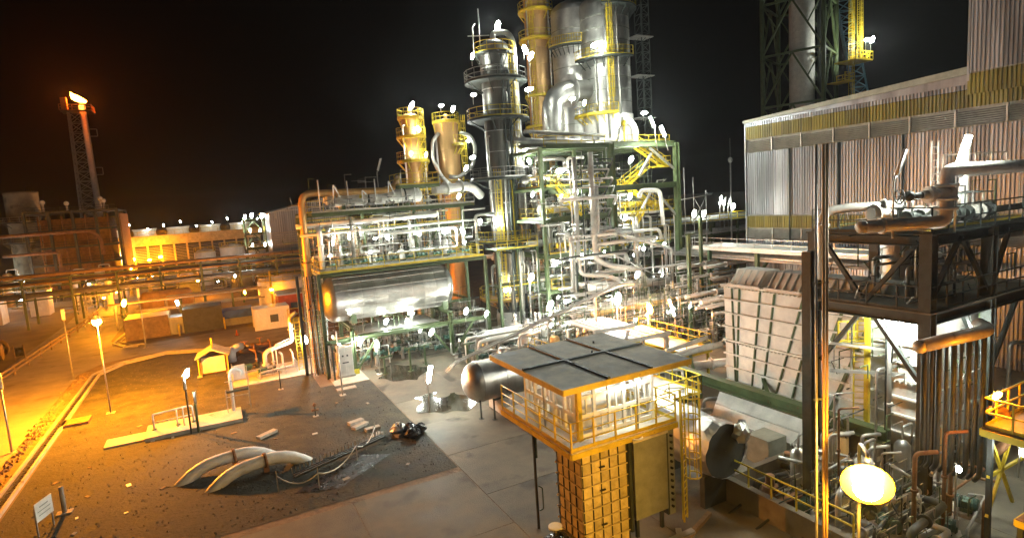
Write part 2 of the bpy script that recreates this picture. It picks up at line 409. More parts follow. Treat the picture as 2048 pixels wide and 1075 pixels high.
struct('dirt_verge', M().poly([(-13.6,-10),(-12.6,-10),(-12.45,71),(-10.5,75.3),(-6,77.4),(2.5,73.2),(8,71.4),(8,72.5),(-5,77.1),(-9,77.3),(-12,76.1),(-13.6,72)], .016), 'verge')
# roadside drain: two kerb walls with a wet floor
kerb = [(-12.45,-10),(-12.3,42),(-12.1,70.5),(-10.2,74.5),(-6,76.5),(2.5,72.4)]
kerb2 = [(-11.75,-10),(-11.6,42),(-11.5,70),(-9.8,73.6),(-6,75.5),(2.4,71.5)]
def kerbline(pts, h=.22, w=.16):
    m = M()
    for a, b in zip(pts, pts[1:]): m.beam((a[0],a[1],h/2), (b[0],b[1],h/2), w, h)
    return m
dr = struct('drain', M().poly(kerb[:3]+kerb[3:]+kerb2[::-1], .03), 'black')
part('kerb', kerbline(kerb), 'pad', dr); part('kerb', kerbline(kerb2), 'pad', dr)
dk = [(-11.3,101),(-12.4,87),(-10.9,83.7),(-9.4,83.3)]
dr2 = struct('drain', M().poly(dk+[(x+.7,y+.6) for x, y in dk[::-1]], .03), 'black')
part('kerb', kerbline(dk), 'pad', dr2); part('kerb', kerbline([(x+.75,y+.65) for x, y in dk]), 'pad', dr2)
def blob(cx, cy, rx, ry, seed, n=44):
    q = random.Random(seed); ph = [q.uniform(0, 6.28) for _ in range(6)]
    return [(cx+rx*math.cos(a)*(1+.18*math.sin(3*a+ph[0])+.12*math.sin(5*a+ph[1])+.07*math.sin(9*a+ph[2])), cy+ry*math.sin(a)*(1+.2*math.sin(2*a+ph[3])+.1*math.sin(7*a+ph[4]))) for a in [2*PI*i/n for i in range(n)]]
struct('puddle', M().poly(blob(13.9,50.2,2.2,2.6,3), .026), 'water')
struct('puddle', M().poly(blob(14.3,40.2,2.2,2.6,11), .026), 'water')
# concrete pads in the gravel
pd = struct('concrete_pad', M().box(-5.6,45.9,0,.6,48.8,.28), 'pad'); struct('concrete_pad', M().box(-8,46.2,0,-5.62,47.9,.14), 'pad')
struct('concrete_pad', M().box(.3,55.42,0,7.9,61.4,.10), 'pad')
struct('concrete_pad', M().box(8.0,49.9,0,11.0,55,.06), 'pad')
# stones and rubble on the gravel: nobody could count them
st = M()
for i in range(3200):
    x, y = rnd.uniform(-11.2,10.8), 22+rnd.random()**1.4*52
    if y > 50 and x > .2: continue
    if -8 < x < .6 and 45.9 < y < 48.8: continue
    if y < 29.8 and x > -1.6: continue
    s = rnd.uniform(.03,.085); a = rnd.random()*6
    st.add([(x+s*math.cos(a),y+s*math.sin(a),.015),(x+s*math.cos(a+2),y+s*math.sin(a+2),.015),(x+s*math.cos(a+4.2),y+s*math.sin(a+4.2),.015),(x,y,.03+s*.8)], [(0,1,3),(1,2,3),(2,0,3)])
o = part('gravel_stones', st, 'stone', None); o['kind'] = 'stuff'
st = M()
for i in range(500):
    x, y = -13.1+rnd.gauss(0,.25), rnd.uniform(30,72); s = rnd.uniform(.05,.22); a = rnd.random()*6
    st.add([(x+s*math.cos(a),y+s*math.sin(a),.0),(x+s*math.cos(a+2),y+s*math.sin(a+2),.0),(x+s*math.cos(a+4.2),y+s*math.sin(a+4.2),.0),(x,y,.03+s*.8)], [(0,1,3),(1,2,3),(2,0,3)])
o = part('rubble', st, 'verge', None); o['kind'] = 'stuff'

# ================================================================== LEFT FOREGROUND
def street_lamp(label, x, y, h, kind, group='lamp posts along the road'):
    t = thing('street_lamp', label, 'street lamp', group, (x, y, 0))
    part('pole', M().cyl((0,0,0), (0,0,h), .075, 8, .05), 'galv', t)
    part('base_plate', M().box(-.22,-.22,0,.22,.22,.05).box(-.3,-.3,0,.3,.3,.03), 'block', t)
    if kind == 'lit':
        part('head', M().lathe([(.03,h+.62),(.26,h+.5),(.36,h+.3),(.34,h+.26)], (0,0,0), 'z', 12), 'galv', t)
        part('lens', M().ball((0,0,h+.12), .3, 12, 7), 's', t)
    elif kind == 'tube':
        part('head', M().box(-.14,-.10,h-.1,.14,.10,h+1.0), 'galv', t)
        part('diffuser', M().box(-.10,-.15,h,.10,-.10,h+.9), 'lens_off', t)
    else:
        part('head', M().beam((-.6,0,h), (.6,0,h+.05), .18, .12).beam((-.1,0,h-.3), (.1,0,h+.2), .1), 'galv', t)
    return t
street_lamp('tall pole carrying the glowing orange sodium lamp beside the drain', -8.7, 55.2, 7.4, 'lit')
street_lamp('unlit lamp pole with upright slim head behind the drain near the orange lamp', -13.6, 69.9, 6.2, 'tube')
street_lamp('unlit lamp pole on the road edge cut by the left picture border', -13.7, 49.9, 4.6, 'tube')
street_lamp('thin unlit lamp pole in front of the dark flat shed', -8.4, 81.6, 6.3, 'tube')
street_lamp('small double headed lamp pole at the far end of the orange road', -22.4, 143.6, 3.0, 'double')
# guard rail by the road
gr = thing('guard_rail', 'timber guard rail of two planks along the far side of the road', 'guard rail')
pa = [(-20.3,56),(-20.3,64),(-20.1,73.2),(-19.2,90),(-18.2,106),(-18.3,122)]
for a, b in zip(pa, pa[1:]):
    k = 4
    for i in range(k):
        p = Vector((*a,0))+(Vector((*b,0))-Vector((*a,0)))*i/k; q = Vector((*a,0))+(Vector((*b,0))-Vector((*a,0)))*(i+1)/k
        part('post', M().beam(p, p+Vector((0,0,1.15)), .14), 'wood', gr)
        for z in (.55, 1.0): part('plank', M().beam(p+Vector((.09,0,z)), q+Vector((.09,0,z)), .06, .22), 'wood', gr)
# cable drums
for i, (x, y, r, rz, lb) in enumerate([(-21.6,86.8,.9,.3,'dark cable reel nearest the timber guard rail'),(-23.8,87.6,1.0,.1,'dark cable reel second from the timber guard rail'),(-26,87.2,.9,.5,'dark cable reel third from the timber guard rail'),(-24.4,90.6,1.0,.9,'dark cable reel standing behind the other reels')]):
    t = thing('cable_reel', lb, 'cable reel', 'cable reels beside the road', (x, y, r), rz)
    for k in (-.45, .45): part('disc', M().lathe([(.06,k-.04),(r,k-.04),(r,k+.04),(.06,k+.04)], (0,0,0), 'x', 18, False), 'wood', t)
    part('drum', M().cyl((-.42,0,0), (.42,0,0), r*.6, 14), 'black', t)
# dark open shed by the reels
t = thing('open_shed', 'dark open shed with pale flat roof left of the cable reels', 'shed')
for x in (-36,-31,-27): 
    for y in (92,97): part('post', M().beam((x,y,0), (x,y,3.6), .25), 'dark', t)
part('roof', M().box(-38,91,3.6,-26.2,98,3.8), 'sheet', t); part('back_wall', M().box(-36,97,0,-27,97.1,3.6), 'dark', t)
# flat cover slab, sign, posts
struct('cover_slab', M().box(-12.0+.35,53.3,0,-9.9,54.9,.22), 'rust')
t = thing('notice_board', 'small white notice board on two posts in the dark gravel', 'sign', None, (-8.9,35.4,0), R(68))
part('board', M().box(-.6,-.02,.75,.6,.02,1.7), 'white', t)
for x in (-.55,.55): part('post', M().beam((x,.05,0), (x,.05,1.5), .06), 'galv', t)
part('text_lines', M().box(-.4,-.03,1.0,.4,-.022,1.04).box(-.45,-.03,1.2,.45,-.022,1.24).box(-.3,-.03,1.4,.3,-.022,1.46), 'grey', t)
t = thing('marker_post', 'short pale marker post on a square foot behind the notice board', 'post', None, (-8.5,37.1,0))
part('post', M().cyl((0,0,0), (0,0,1.5), .11, 10), 'block', t); part('foot', M().box(-.35,-.25,0,.35,.25,.08), 'block', t)
for (x, y, h, lb) in [(3.9,52.3,1.7,'thin dark marker rod in front of the yellow lit pad'),(5.4,43.5,.9,'stubby rusty valve post standing alone in the gravel')]:
    t = thing('marker_rod', lb, 'post', None, (x, y, 0)); part('rod', M().cyl((0,0,0), (0,0,h), .05, 8), 'dark', t); part('foot', M().box(-.2,-.2,0,.2,.2,.06), 'block', t)
    if h < 1: part('knob', M().ball((0,0,h), .14, 8, 5), 'rust', t); part('spindle', M().cyl((-.25,0,.5), (.25,0,.5), .08, 8), 'rust', t)
t = thing('lamp_pole', 'thin pale lamp pole at the corner of the dark gravel bed', 'lamp', None, (8.1,47.1,0))
part('pole', M().cyl((0,0,0), (0,0,4.3), .055, 8), 'galv', t); part('foot', M().box(-.25,-.25,0,.25,.25,.06), 'block', t)
part('head', M().beam((0,0,4.25), (0,0,5.3), .15, .1), 'galv', t)
solo('paving_slab', M().box(7.9,48.2,.02,9.5,48.9,.12), 'block', 'pale loose slab lying by the thin lamp pole', 'slab')
# swan-neck pipes rising from the gravel
for i, (x, y, lb) in enumerate([(-2.8,37.4,'rear thick pipe arching out of the dark gravel'),(-1.2,35.5,'front thick pipe arching out of the dark gravel')]):
    t = thing('buried_pipe', lb, 'pipe', 'pair of thick pipes rising from the gravel', (x, y, 0))
    part('pipe', M().tube([(-1.0,-.6,-.7),(.6,.1,.6),(3.7,.4,.78),(5.7,.6,-.8)], .36, 18, 1.1), 'white', t)
    part('clamp', M().cyl((2.5,.29,.71), (2.66,.305,.72), .44, 18).beam((2.58,.3,0), (2.58,.3,.6), .3), 'rust', t)
# manifold on the pad, lamp pole and valve pipe
t = thing('pipe_manifold', 'white pipe manifold of small bends on the long pale pad', 'pipe manifold', None, (-4.2,47.2,.28))
part('header', M().tube([(-.9,.2,0),(-.9,.2,1.15),(1.2,.25,1.25),(1.6,.25,1.25),(1.6,.25,0)], .07, 8), 'white', t)
for x in (.6,1.0,1.35): part('drop', M().tube([(x,.25,1.2),(x,-.15,1.0),(x,-.15,0)], .05, 8), 'white', t)
part('rail', M().tube([(-.8,.0,.6),(1.5,.05,.65)], .04, 6), 'white', t)
for x in (-.9,.6,1.6): part('flange', M().cyl((x,.2,.04), (x,.2,.1), .16, 10), 'valve', t)
t = tube_lamp('dark pole with unlit upright tube head at the front edge of the long pad', (-2.75,45.6,0), (-2.75,45.6,3.0), (-.02,.02,1), 1.1, None, 'lamps on the long pad', .06, .2, 'dark')
flood('brilliant white lamp glowing above the long pale pad', (-2.55,45.75,4.35), 'wx', .26, 'lamps on the long pad', .3)
t = tube_lamp('green post with second slim tube head beside the brilliant pad lamp', (-2.3,45.7,0), (-2.3,45.7,1.9), (.03,.0,1), .9, None, 'lamps on the long pad', .09, .16, 'green')
t = thing('vent_pipe', 'white hooked vent pipe with a small platform at the pad end', 'pipe', None, (.2,48.2,.28))
part('pipe', M().tube([(-.1,0,0),(-.1,0,2.9),(.2,0,3.3),(.75,0,3.0),(.75,0,2.6)], .13, 10), 'white', t)
part('frame', M().beam((-.5,-.3,0), (-.5,-.3,1.8), .06).beam((1.1,-.3,0), (1.1,-.3,3.4), .06).beam((1.1,.4,0), (1.1,.4,3.0), .06).beam((-.5,-.3,2.4), (1.1,-.3,2.4), .05).beam((-.5,-.3,1.2), (1.1,-.3,1.2), .05), 'galv', t)
part('step', M().box(-.5,-.3,1.5,1.1,.4,1.62), 'dark', t)
# rope barrier, mats, blocks, bags
t = thing('rope_barrier', 'sagging striped rope barrier on thin rods beside the pit', 'rope barrier')
pts = [(1.7,32.6),(3.7,31.6),(6.3,34.0),(8.0,36.2)]
for x, y in pts: part('rod', M().beam((x,y,0), (x,y,1.25), .045), 'galv', t)
for a, b in zip(pts, pts[1:]):
    part('rope', M().tube([(a[0]+(b[0]-a[0])*k/8, a[1]+(b[1]-a[1])*k/8, .95-.5*(1-((k-4)/4)**2)) for k in range(9)], .035, 5, 0), 'white', t)
t = thing('rebar_mat', 'dark rack of upright bar ends beside the rope barrier', 'bar rack')
for j in range(3):
    part('bar', M().beam((2.6,33.5-j*.5+.4,.25+j*.12), (8.4,36.4-j*.5,.25+j*.12), .12), 'dark', t)
m = M()
for i in range(26):
    f = i/25; m.beam((2.6+5.8*f,33.9+2.5*f,.2), (2.6+5.8*f,33.9+2.5*f,.62), .04)
part('bar_ends', m, 'galv', t)
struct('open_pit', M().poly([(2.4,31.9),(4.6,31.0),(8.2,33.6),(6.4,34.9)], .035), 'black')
for i, (x, y, rz, s, lb) in enumerate([(7.6,40.2,.3,1.,'grey block farthest from the bin bags in the loose row'),(7.7,39.3,.5,1.1,'long grey block second in the loose row'),(8.3,38.2,.1,.9,'grey block in the middle of the loose row'),(8.2,36.8,.7,.9,'grey block lying nearest the camera in the loose row'),(9.8,36.1,.4,1.,'grey block leaning against the bin bags'),(1.9,41.8,.6,1.3,'pale plank of concrete lying near the arching pipes')]):
    t = solo('concrete_block', M().box(-.55*s,-.22,0,.55*s,.22,.2), 'block', lb, 'block', 'loose blocks on the gravel'); t.location = (x, y, .01); t.rotation_euler.z = rz
for i, (x, y, s, mt, lb) in enumerate([(9.6,36.5,.55,'alud','crumpled silver sack at the gravel corner'),(10.3,36.1,.5,'black','shiny black bin bag beside the silver sack'),(10.9,35.9,.45,'black','black bin bag spilling onto the concrete yard'),(10.2,35.3,.5,'black','black bin bag in front of the other bags')]):
    m = M().ball((0,0,s*.55), s, 12, 8, .7)
    m.v = [(vx*(1+rnd.uniform(-.16,.16)), vy*(1+rnd.uniform(-.16,.16)), max(0, vz*(1+rnd.uniform(-.15,.15)))) for vx, vy, vz in m.v]; m.s = [False]*len(m.s)
    t = solo('rubbish_bag', m, mt, lb, 'bag', 'rubbish bags at the gravel corner'); t.location = (x, y, .01)
for i in range(26):
    x, y = rnd.uniform(-10,10), rnd.uniform(31,50); s = rnd.uniform(.08,.2)
    t = solo('litter_scrap', M().box(-s,-s*.6,0,s,s*.6,.04), rnd.choice(['block','wood','white']), 'small pale scrap lying loose on the dark gravel', 'debris', 'scraps scattered on the gravel'); t.location = (x, y, .022); t.rotation_euler = (0, 0, rnd.random()*3)

# shelter hut with lit panel
t = thing('shelter', 'small gabled shelter with a bright yellow panel beside the gravel bed', 'shelter', None, (-1.1,62.2,0), R(-4))
part('wall', M().box(-1.15,-.1,.1,1.15,1.9,1.75), 'wood', t)
part('panel', M().box(-1.0,-.22,.25,1.0,-.12,1.75), 'white', t)
part('roof', M().add([(-1.5,-.7,1.75),(0,-.7,2.5),(1.5,-.7,1.75),(-1.5,2.2,1.75),(0,2.2,2.5),(1.5,2.2,1.75),(-1.5,-.7,1.85),(0,-.7,2.6),(1.5,-.7,1.85),(-1.5,2.2,1.85),(0,2.2,2.6),(1.5,2.2,1.85)],
    [(0,1,4,3),(1,2,5,4),(9,10,7,6),(10,11,8,7),(6,7,1,0),(7,8,2,1),(3,4,10,9),(4,5,11,10),(0,3,9,6),(8,11,5,2)]), 'roof', t)
for x in (-1.25,1.25):
    part('post', M().beam((x,-.5,0), (x,-.5,1.76), .1), 'yellow', t); part('foot', M().box(x-.2,-.7,0,x+.2,-.3,.15), 'pad', t)
part('vent', M().cyl((0,.4,2.5), (0,.4,3.5), .08, 8), 'yellow', t)
# pump skid and inverted-L pipes on the lit pad
def pump_skid(label, x, y, z=0., rz=0., s=1., group='pump skids under the vessel', pm='galv'):
    t = thing('pump_skid', label, 'pump', group, (x,y,z), rz)
    part('base', M().box(-1.2*s,-.45*s,0,1.2*s,.45*s,.22*s), 'block', t)
    mo = M().cyl((-1.0*s,0,.62*s), (-.1*s,0,.62*s), .3*s, 14)
    for k in range(6): mo.lathe([(.3*s,-.95*s+k*.15*s),(.34*s,-.95*s+k*.15*s),(.34*s,-.9*s+k*.15*s),(.3*s,-.9*s+k*.15*s)], (0,0,.62*s), 'x', 12, False)
    mo.box(-.8*s,-.25*s,.2*s,-.3*s,.25*s,.4*s).box(-.7*s,.2*s,.6*s,-.4*s,.42*s,.85*s); part('motor', mo, 'valve', t)
    part('casing', M().cyl((.45*s,0,.6*s), (.75*s,0,.6*s), .36*s, 14).cyl((-.1*s,0,.62*s), (.5*s,0,.62*s), .08*s, 8).box(.4*s,-.2*s,.2*s,.8*s,.2*s,.5*s), 'dark', t)
    part('suction', M().tube([(.7*s,0,.6*s),(1.5*s,0,.6*s),(1.5*s,0,1.9*s),(1.5*s,1.2*s,1.9*s)], .11*s, 8), pm, t)
    part('discharge', M().tube([(.6*s,0,.9*s),(.6*s,0,2.3*s),(.6*s,1.6*s,2.3*s)], .09*s, 8), pm, t)
    part('flange', M().cyl((.6*s,0,1.25*s), (.6*s,0,1.35*s), .2*s, 10), 'galv', t); part('flange', M().cyl((1.05*s,0,.6*s), (1.15*s,0,.6*s), .22*s, 10), 'galv', t)
    return t
pump_skid('pump skid on the yellow lit pad near the cable tray', 3.4, 57.6, .1, .1, .9, 'pump skids on the lit pad', 'white')
pump_skid('second pump skid farther back on the yellow lit pad', 2.2, 60.4, .1, .4, .8, 'pump skids on the lit pad', 'rust')
pipe('thick white pipe bending over and up beside the cable tray', [(3.3,58.6,.1),(3.3,58.6,2.1),(5.6,58.9,2.6),(5.9,59,2.7),(5.9,59,5.0),(6.6,59,5.4)], .2, 'white', None, ((0,.4),(3,.5)), 12)
pipe('thin white pipe frame standing on the lit pad', [(4.2,57.0,.1),(4.2,57.0,3.0),(5.6,57.4,3.3)], .05, 'white')
pipe('low white pipe loop along the front of the pump skid', [(2.6,56.6,.1),(2.6,56.6,.7),(5.6,57.0,.8),(5.6,57.0,2.0),(5.6,58.4,2.0)], .08, 'white')
t = thing('skid_frame', 'small railed frame round the skid on the lit pad', 'frame'); part('railing', rail_m([(1.6,56.4,.1),(5.9,56.9,.1),(5.9,58.6,.1)], None, 1.0, 1.1, .05, False, False), 'galv', t)
t = thing('pad_sign', 'blank yellow lit board standing at the pad corner', 'sign', None, (.9,57.4,.1), R(12)); part('board', M().box(-.55,-.03,.1,.55,.03,1.5), 'white', t); part('post', M().beam((-.5,.06,0), (-.5,.06,1.7), .06), 'galv', t)
# rusty heap and short pipe stub behind the pads
for i, (x, y, lb) in enumerate([(-.2,67.5,'rusty valve spool left of the rusty heap'),(2.0,68.2,'rusty valve spool in the middle of the heap'),(3.6,69.2,'rusty valve spool at the right of the heap')]):
    t = thing('valve_spool', lb, 'pipe spool', 'rusty spools behind the shelter', (x,y,0), rnd.uniform(-.4,.4))
    part('body', M().cyl((-.8,0,.5), (.9,0,.6), .35, 12), 'rust', t); part('flange', M().cyl((-.9,0,.5), (-.75,0,.5), .55, 12), 'rust', t); part('flange', M().cyl((.85,0,.6), (1.0,0,.6), .55, 12), 'rust', t)
    part('stem', M().cyl((0,0,.8), (0,0,1.5), .08, 6).cyl((-.4,0,1.5), (.4,0,1.5), .05, 6), 'rust', t)
pipe('short thick stub pipe bending down behind the shelter', [(.6,66.2,0),(.6,66.2,1.3),(1.6,67.2,1.3)], .4, 'white', None, (), 12)

# ================================================================== CONTAINERS AND SHEDS BEYOND THE SIDE ROAD
def container(label, x0, x1, y, d, h, mt, z=0., rz=0., ribs=True):
    t = thing('container', label, 'container', 'containers beyond the side road', (x0, y, z), rz); w = x1-x0
    part('body', M().box(0,0,.12,w,d,h), mt, t)
    if ribs:
        m = M(); k = int(w/.3)
        for i in range(1, k): m.box(w*i/k-.05,-.05,.25,w*i/k+.05,0,h-.2)
        k = int(d/.3)
        for i in range(1, k): m.box(-.05,d*i/k-.05,.25,0,d*i/k+.05,h-.2)
        part('ribbing', m, mt, t)
    m = M()
    for (a, b) in ((0,0),(w,0),(0,d),(w,d)): m.box(a-.08,b-.08,0,a+.08,b+.08,h+.05)
    m.box(-.06,-.06,h-.14,w+.06,-.001,h+.06).box(-.06,-.06,.0,w+.06,-.001,.14); part('corner_frame', m, mt, t)
    part('roof', M().box(-.03,-.03,h+.002,w+.03,d+.03,h+.09), mt, t)
    return t
container('long low dark shed with flat roof at the side road corner', -11, -6.2, 88, 5, 2.7, 'wood', ribs=False)
container('small pale grey cabin between the two dark sheds', -6.0, -3.6, 88.3, 3, 2.2, 'sheet', ribs=False)
container('dark box shed right of the pale cabin', -4.4, .2, 87.8, 4, 3.1, 'dark', ribs=False)
t = container('low container covered by a blue tarpaulin', .4, 4.0, 89, 3, 1.9, 'grey', ribs=False)
part('tarpaulin', M().box(-.1,-.12,1.0,3.75,3.1,2.12), 'blue', t)
t = container('yellow lit ribbed container right of the blue tarpaulin', 3.9, 8.2, 81.6, 3.4, 2.75, 'white')
part('door', M().box(.7,-.08,.3,1.5,-.055,2.1), 'white', t); part('window', M().box(1.9,-.08,.9,2.9,-.055,1.9), 'glass', t)
t = thing('red_building', 'low red brick-coloured building behind the yellow lit container', 'building'); part('wall', M().box(7.6,88,0,13.5,93,3.4), 'red', t)
part('roof', M().box(7.4,87.8,3.4,13.7,93.2,3.6), 'sheet', t); part('window', M().box(9.2,87.95,1.2,10.2,87.99,2.2), 'glass', t); part('door', M().box(11,87.95,0,11.9,87.99,2.1), 'grey', t)
t = thing('storage_tank', 'broad low pale storage tank beyond the red building', 'tank'); part('shell', M().lathe([(4.2,0),(4.2,4.4),(3.9,4.7),(.01,5.3)], (10,100,0), 'z', 32), 'white', t)
part('railing', rail_m(ring_pts((10,100),4.5,4.1,0,2*PI,18), None, 1., 2, .06), 'yellow', t)
t = thing('traffic_cone', 'small pale traffic cone on the dirt beside the yellow lit container', 'cone', None, (1.6,80.5,0)); part('cone', M().lathe([(.2,.05),(.04,.75)], (0,0,0), 'z', 12), 'red', t); part('foot', M().box(-.28,-.28,0,.28,.28,.05), 'black', t)
for i, (x, y, h, lb) in enumerate([(-5.0,86.6,1.6,'yellow bollard between the pale cabin and dark shed'),(.4,86.8,1.6,'yellow bollard at the right end of the dark box shed')]):
    solo('bollard', M().cyl((x,y,0), (x,y,h), .1, 8), 'yellow', lb, 'bollard')

# ================================================================== FAR LEFT: PIPE RACK, STACK, FLARE, COOLING TOWER
t = thing('pipe_rack', 'long low steel pipe rack crossing behind the sheds on the left', 'pipe rack')
for i in range(18):
    x = -62+i*6
    for y in (111, 117): part('column', M().beam((x,y,0), (x,y,7.6), .32), 'green', t)
    part('beam', M().beam((x,110.4,4.4), (x,117.6,4.4), .28).beam((x,110.4,6.3), (x,117.6,6.3), .28).beam((x,110.4,7.5), (x,117.6,7.5), .25), 'green', t)
for z in (4.4, 6.3, 7.5): part('stringer', M().beam((-62,110.8,z+.1), (42,110.8,z+.1), .22), 'green', t)
k = 0
for z, n in ((4.75, 8), (6.7, 9), (7.85, 6)):
    for j in range(n):
        y = 111.2+j*.68; r = rnd.choice([.1,.14,.18,.24,.3]); x0 = -64+rnd.uniform(0,10); x1 = rnd.uniform(20,40)
        mm = rnd.choice(['pipe','galv','alud','pipe','tan']); rr_ = r; pipe(words(rr_, mm)+'pipe along the '+{4.75:'lower',6.7:'middle',7.85:'top'}[z]+' level of the far left rack', [(x0,y,z+r),(x1,y,z+r)], rr_, mm, 'pipes on the far left rack', (), 7)
# second low pipe way nearer the road with bends
t = thing('pipe_rack', 'lower pipe rack with crossing bends between sheds and far rack', 'pipe rack')
for x in (-12,-5,2,9): part('column', M().beam((x,97,0), (x,97,3.6), .25).beam((x,100,0), (x,100,3.6), .25).beam((x,96.7,3.5), (x,100.3,3.5), .22).beam((x,96.7,2.0), (x,100.3,2.0), .2), 'green', t)
for j in range(7):
    y = 97.2+j*.5; r = rnd.choice([.12,.16,.22,.3]); z = 2.3 if j % 2 else 3.8
    pts = [(-16+j,y,z),(10-j*1.2,y,z)]
    if j % 3 == 0: pts = [(-13+j,y,.2),(-13+j,y,z),(9,y,z),(9,y+4,z)]
    pipe('bent pipe on the lower rack behind the dark sheds', pts, r, rnd.choice(['pipe','galv','tan','alud']), 'pipes on the lower left rack', (), 7)
t = thing('horizontal_tank', 'orange lit horizontal tank lying behind the far left rack', 'tank'); part('shell', M().lathe([(.01,-.7),(1.1,-.45),(1.5,0),(1.5,6),(1.1,6.45),(.01,6.7)], (-10,104,3.0), 'x', 20), 'tan', t)
for x in (-9,-5): part('saddle', M().box(x-.2,102.9,0,x+.2,105.1,2.0), 'block', t)
# equipment beyond the rack : many small units
cat = [('drum','small upright vessel among the equipment behind the far rack'),('box','small cabin among the equipment behind the far rack'),('pump','small pump set among the equipment behind the far rack')]
for i in range(34):
    x, y = rnd.uniform(-46,16), rnd.uniform(121,156); kk = i % 3
    t = thing('small_vessel' if kk == 0 else 'equipment_cabin' if kk == 1 else 'pump_set', cat[kk][1], 'equipment', 'equipment beyond the far rack', (x,y,0))
    if kk == 0:
        r, h = rnd.uniform(.5,1.2), rnd.uniform(3,7.5); part('shell', M().lathe([(r,0),(r,h),(r*.7,h+r*.4),(.01,h+r*.55)], (0,0,0), 'z', 14), rnd.choice(['alu','white','tan']), t); part('nozzle', M().tube([(0,0,h),(0,0,h+1),(1.8,0,h+1),(1.8,0,0)], .12, 6), 'pipe', t)
    elif kk == 1:
        w, d, h = rnd.uniform(2,5), rnd.uniform(2,4), rnd.uniform(2.4,4.5); part('body', M().box(0,0,0,w,d,h), rnd.choice(['sheet','white','grey']), t); part('roof', M().box(-.2,-.2,h,w+.2,d+.2,h+.15), 'sheet', t)
        part('railing', rail_m([(0,0,h+.15),(w,0,h+.15),(w,d,h+.15)], None, 1, 1.5, .05), 'yellow', t)
    else:
        part('frame', M().beam((0,0,0), (0,0,4), .2).beam((3,0,0), (3,0,4), .2).beam((0,0,4), (3,0,4), .2).beam((0,0,2), (3,0,4), .1), 'green', t)
        part('pipework', M().tube([(-2,-.3,.6),(.6,-.3,.6),(.6,-.3,3),(5,-.3,3)], .16, 6).tube([(-2,.4,1.2),(2,.4,1.2),(2,.4,4.4),(6,.4,4.4)], .12, 6).tube([(1.4,-.6,0),(1.4,-.6,5),(4,-.6,5)], .1, 6), 'galv', t)
# stack
t = thing('chimney', 'thick pale concrete chimney standing at the far left', 'chimney'); cx, cyy = -36.0, 164.5
part('shaft', M().lathe([(3.2,0),(3.05,23.0),(3.12,23.05),(3.12,23.6),(2.6,23.6),(2.6,20)], (cx,cyy,0), 'z', 28), 'concrete', t)
for z in (12.5, 17.0):
    platform(t, (cx,cyy), z, 3.1, 4.4, 0, 2*PI, 'dark', 'galv')
part('rod', M().cyl((cx+1,cyy,23.6), (cx+1,cyy,25.5), .06, 5), 'dark', t)
# boiler house
t = thing('boiler_house', 'dark open steel boiler house beside the thick chimney', 'building')
bx0, bx1, by0, by1 = -33.0, -17.2, 150., 164.
for x in (bx0,-29,-25,-21,bx1):
    for y in (by0, by1): part('column', M().beam((x,y,0), (x,y,18.6), .5), 'dark', t)
for z in (4,7.5,11,14.5,18.4):
    part('floor', M().box(bx0,by0,z-.15,bx1,by1,z+.1), 'dark', t); part('railing', rail_m([(bx0,by0,z+.1),(bx1,by0,z+.1)], None, 1.1, 2, .07), 'dark', t)
part('side_wall', M().box(bx1+.3,by0,3,bx1+.5,by1,17.5), 'rust', t)
part('core', M().box(bx0+2,by0+2.5,1,bx1-2,by1-1,17), 'rust', t)
for i in range(7): part('riser', M().cyl((bx0+2+i*2,by0+1,1), (bx0+2+i*2,by0+1,17.6), .2, 6), 'rust', t)
for x, h in ((-30,2.2),(-26,1.8),(-20,2.5),(-19.5,2.0)): part('vent', M().cyl((x,152,18.4), (x,152,18.4+h), .22, 6).ball((x,152,18.4+h), .5, 8, 5), 'white', t)
part('duct', M().tube([(-38,149,14.2),(-22,149,14.2),(-20.5,149,12.5),(-20.5,149,9)], .35, 8), 'rust', t)
part('duct', M().tube([(-37,149,10.2),(-28,149,10.2),(-28,149,7)], .3, 8), 'rust', t)
# flare stack
t = thing('flare_stack', 'tall lattice flare stack burning against the black sky', 'flare stack')
fx, fy, FH = -37.5, 266.5, 59.0
w0, w1 = 3.0, 1.9
def leg(i, z): w = w0+(w1-w0)*z/FH; return (fx+(-w if i in (0,3) else w)-1.2, fy+(-w if i < 2 else w), z)
for i in range(4): part('leg', M().beam(leg(i,0), leg(i,FH-2), .5), 'galv', t)
m = M()
for i in range(4):
    for k in range(16):
        a, b = k*3.55, (k+1)*3.55; j = (i+1) % 4
        m.beam(leg(i,a), leg(j,b), .2); m.beam(leg(j,a), leg(i,b), .2); m.beam(leg(i,b), leg(j,b), .2)
part('lattice', m, 'galv', t)
part('riser', M().cyl((fx+2.2,fy-3,0), (fx+1.6,fy-3,FH), 1.05, 12).cyl((fx+1.6,fy-3,FH), (fx+1.6,fy-3,FH+2.4), .8, 12), 'white', t)
for z in (20,34,48): part('access_loop', M().tube([(fx+3,fy-3.2,z),(fx+5,fy-3.2,z),(fx+5,fy-3.2,z+2.6),(fx+3,fy-3.2,z+2.6)], .16, 6, .2), 'galv', t)
o = part('platform', M().box(fx-5,fy-5,FH-2.2,fx+4.5,fy+3,FH-1.8), 'dark', t)
part('railing', rail_m([(fx-5,fy-5,FH-1.8),(fx+4.5,fy-5,FH-1.8),(fx+4.5,fy+3,FH-1.8)], None, 2.0, 2, .22).box(fx-4.4,fy-4.8,FH-1.8,fx-2.6,fy-3,FH+2.6), 'rust', o)
t = thing('flame', 'bright orange flame leaning left from the flare tip', 'flame')
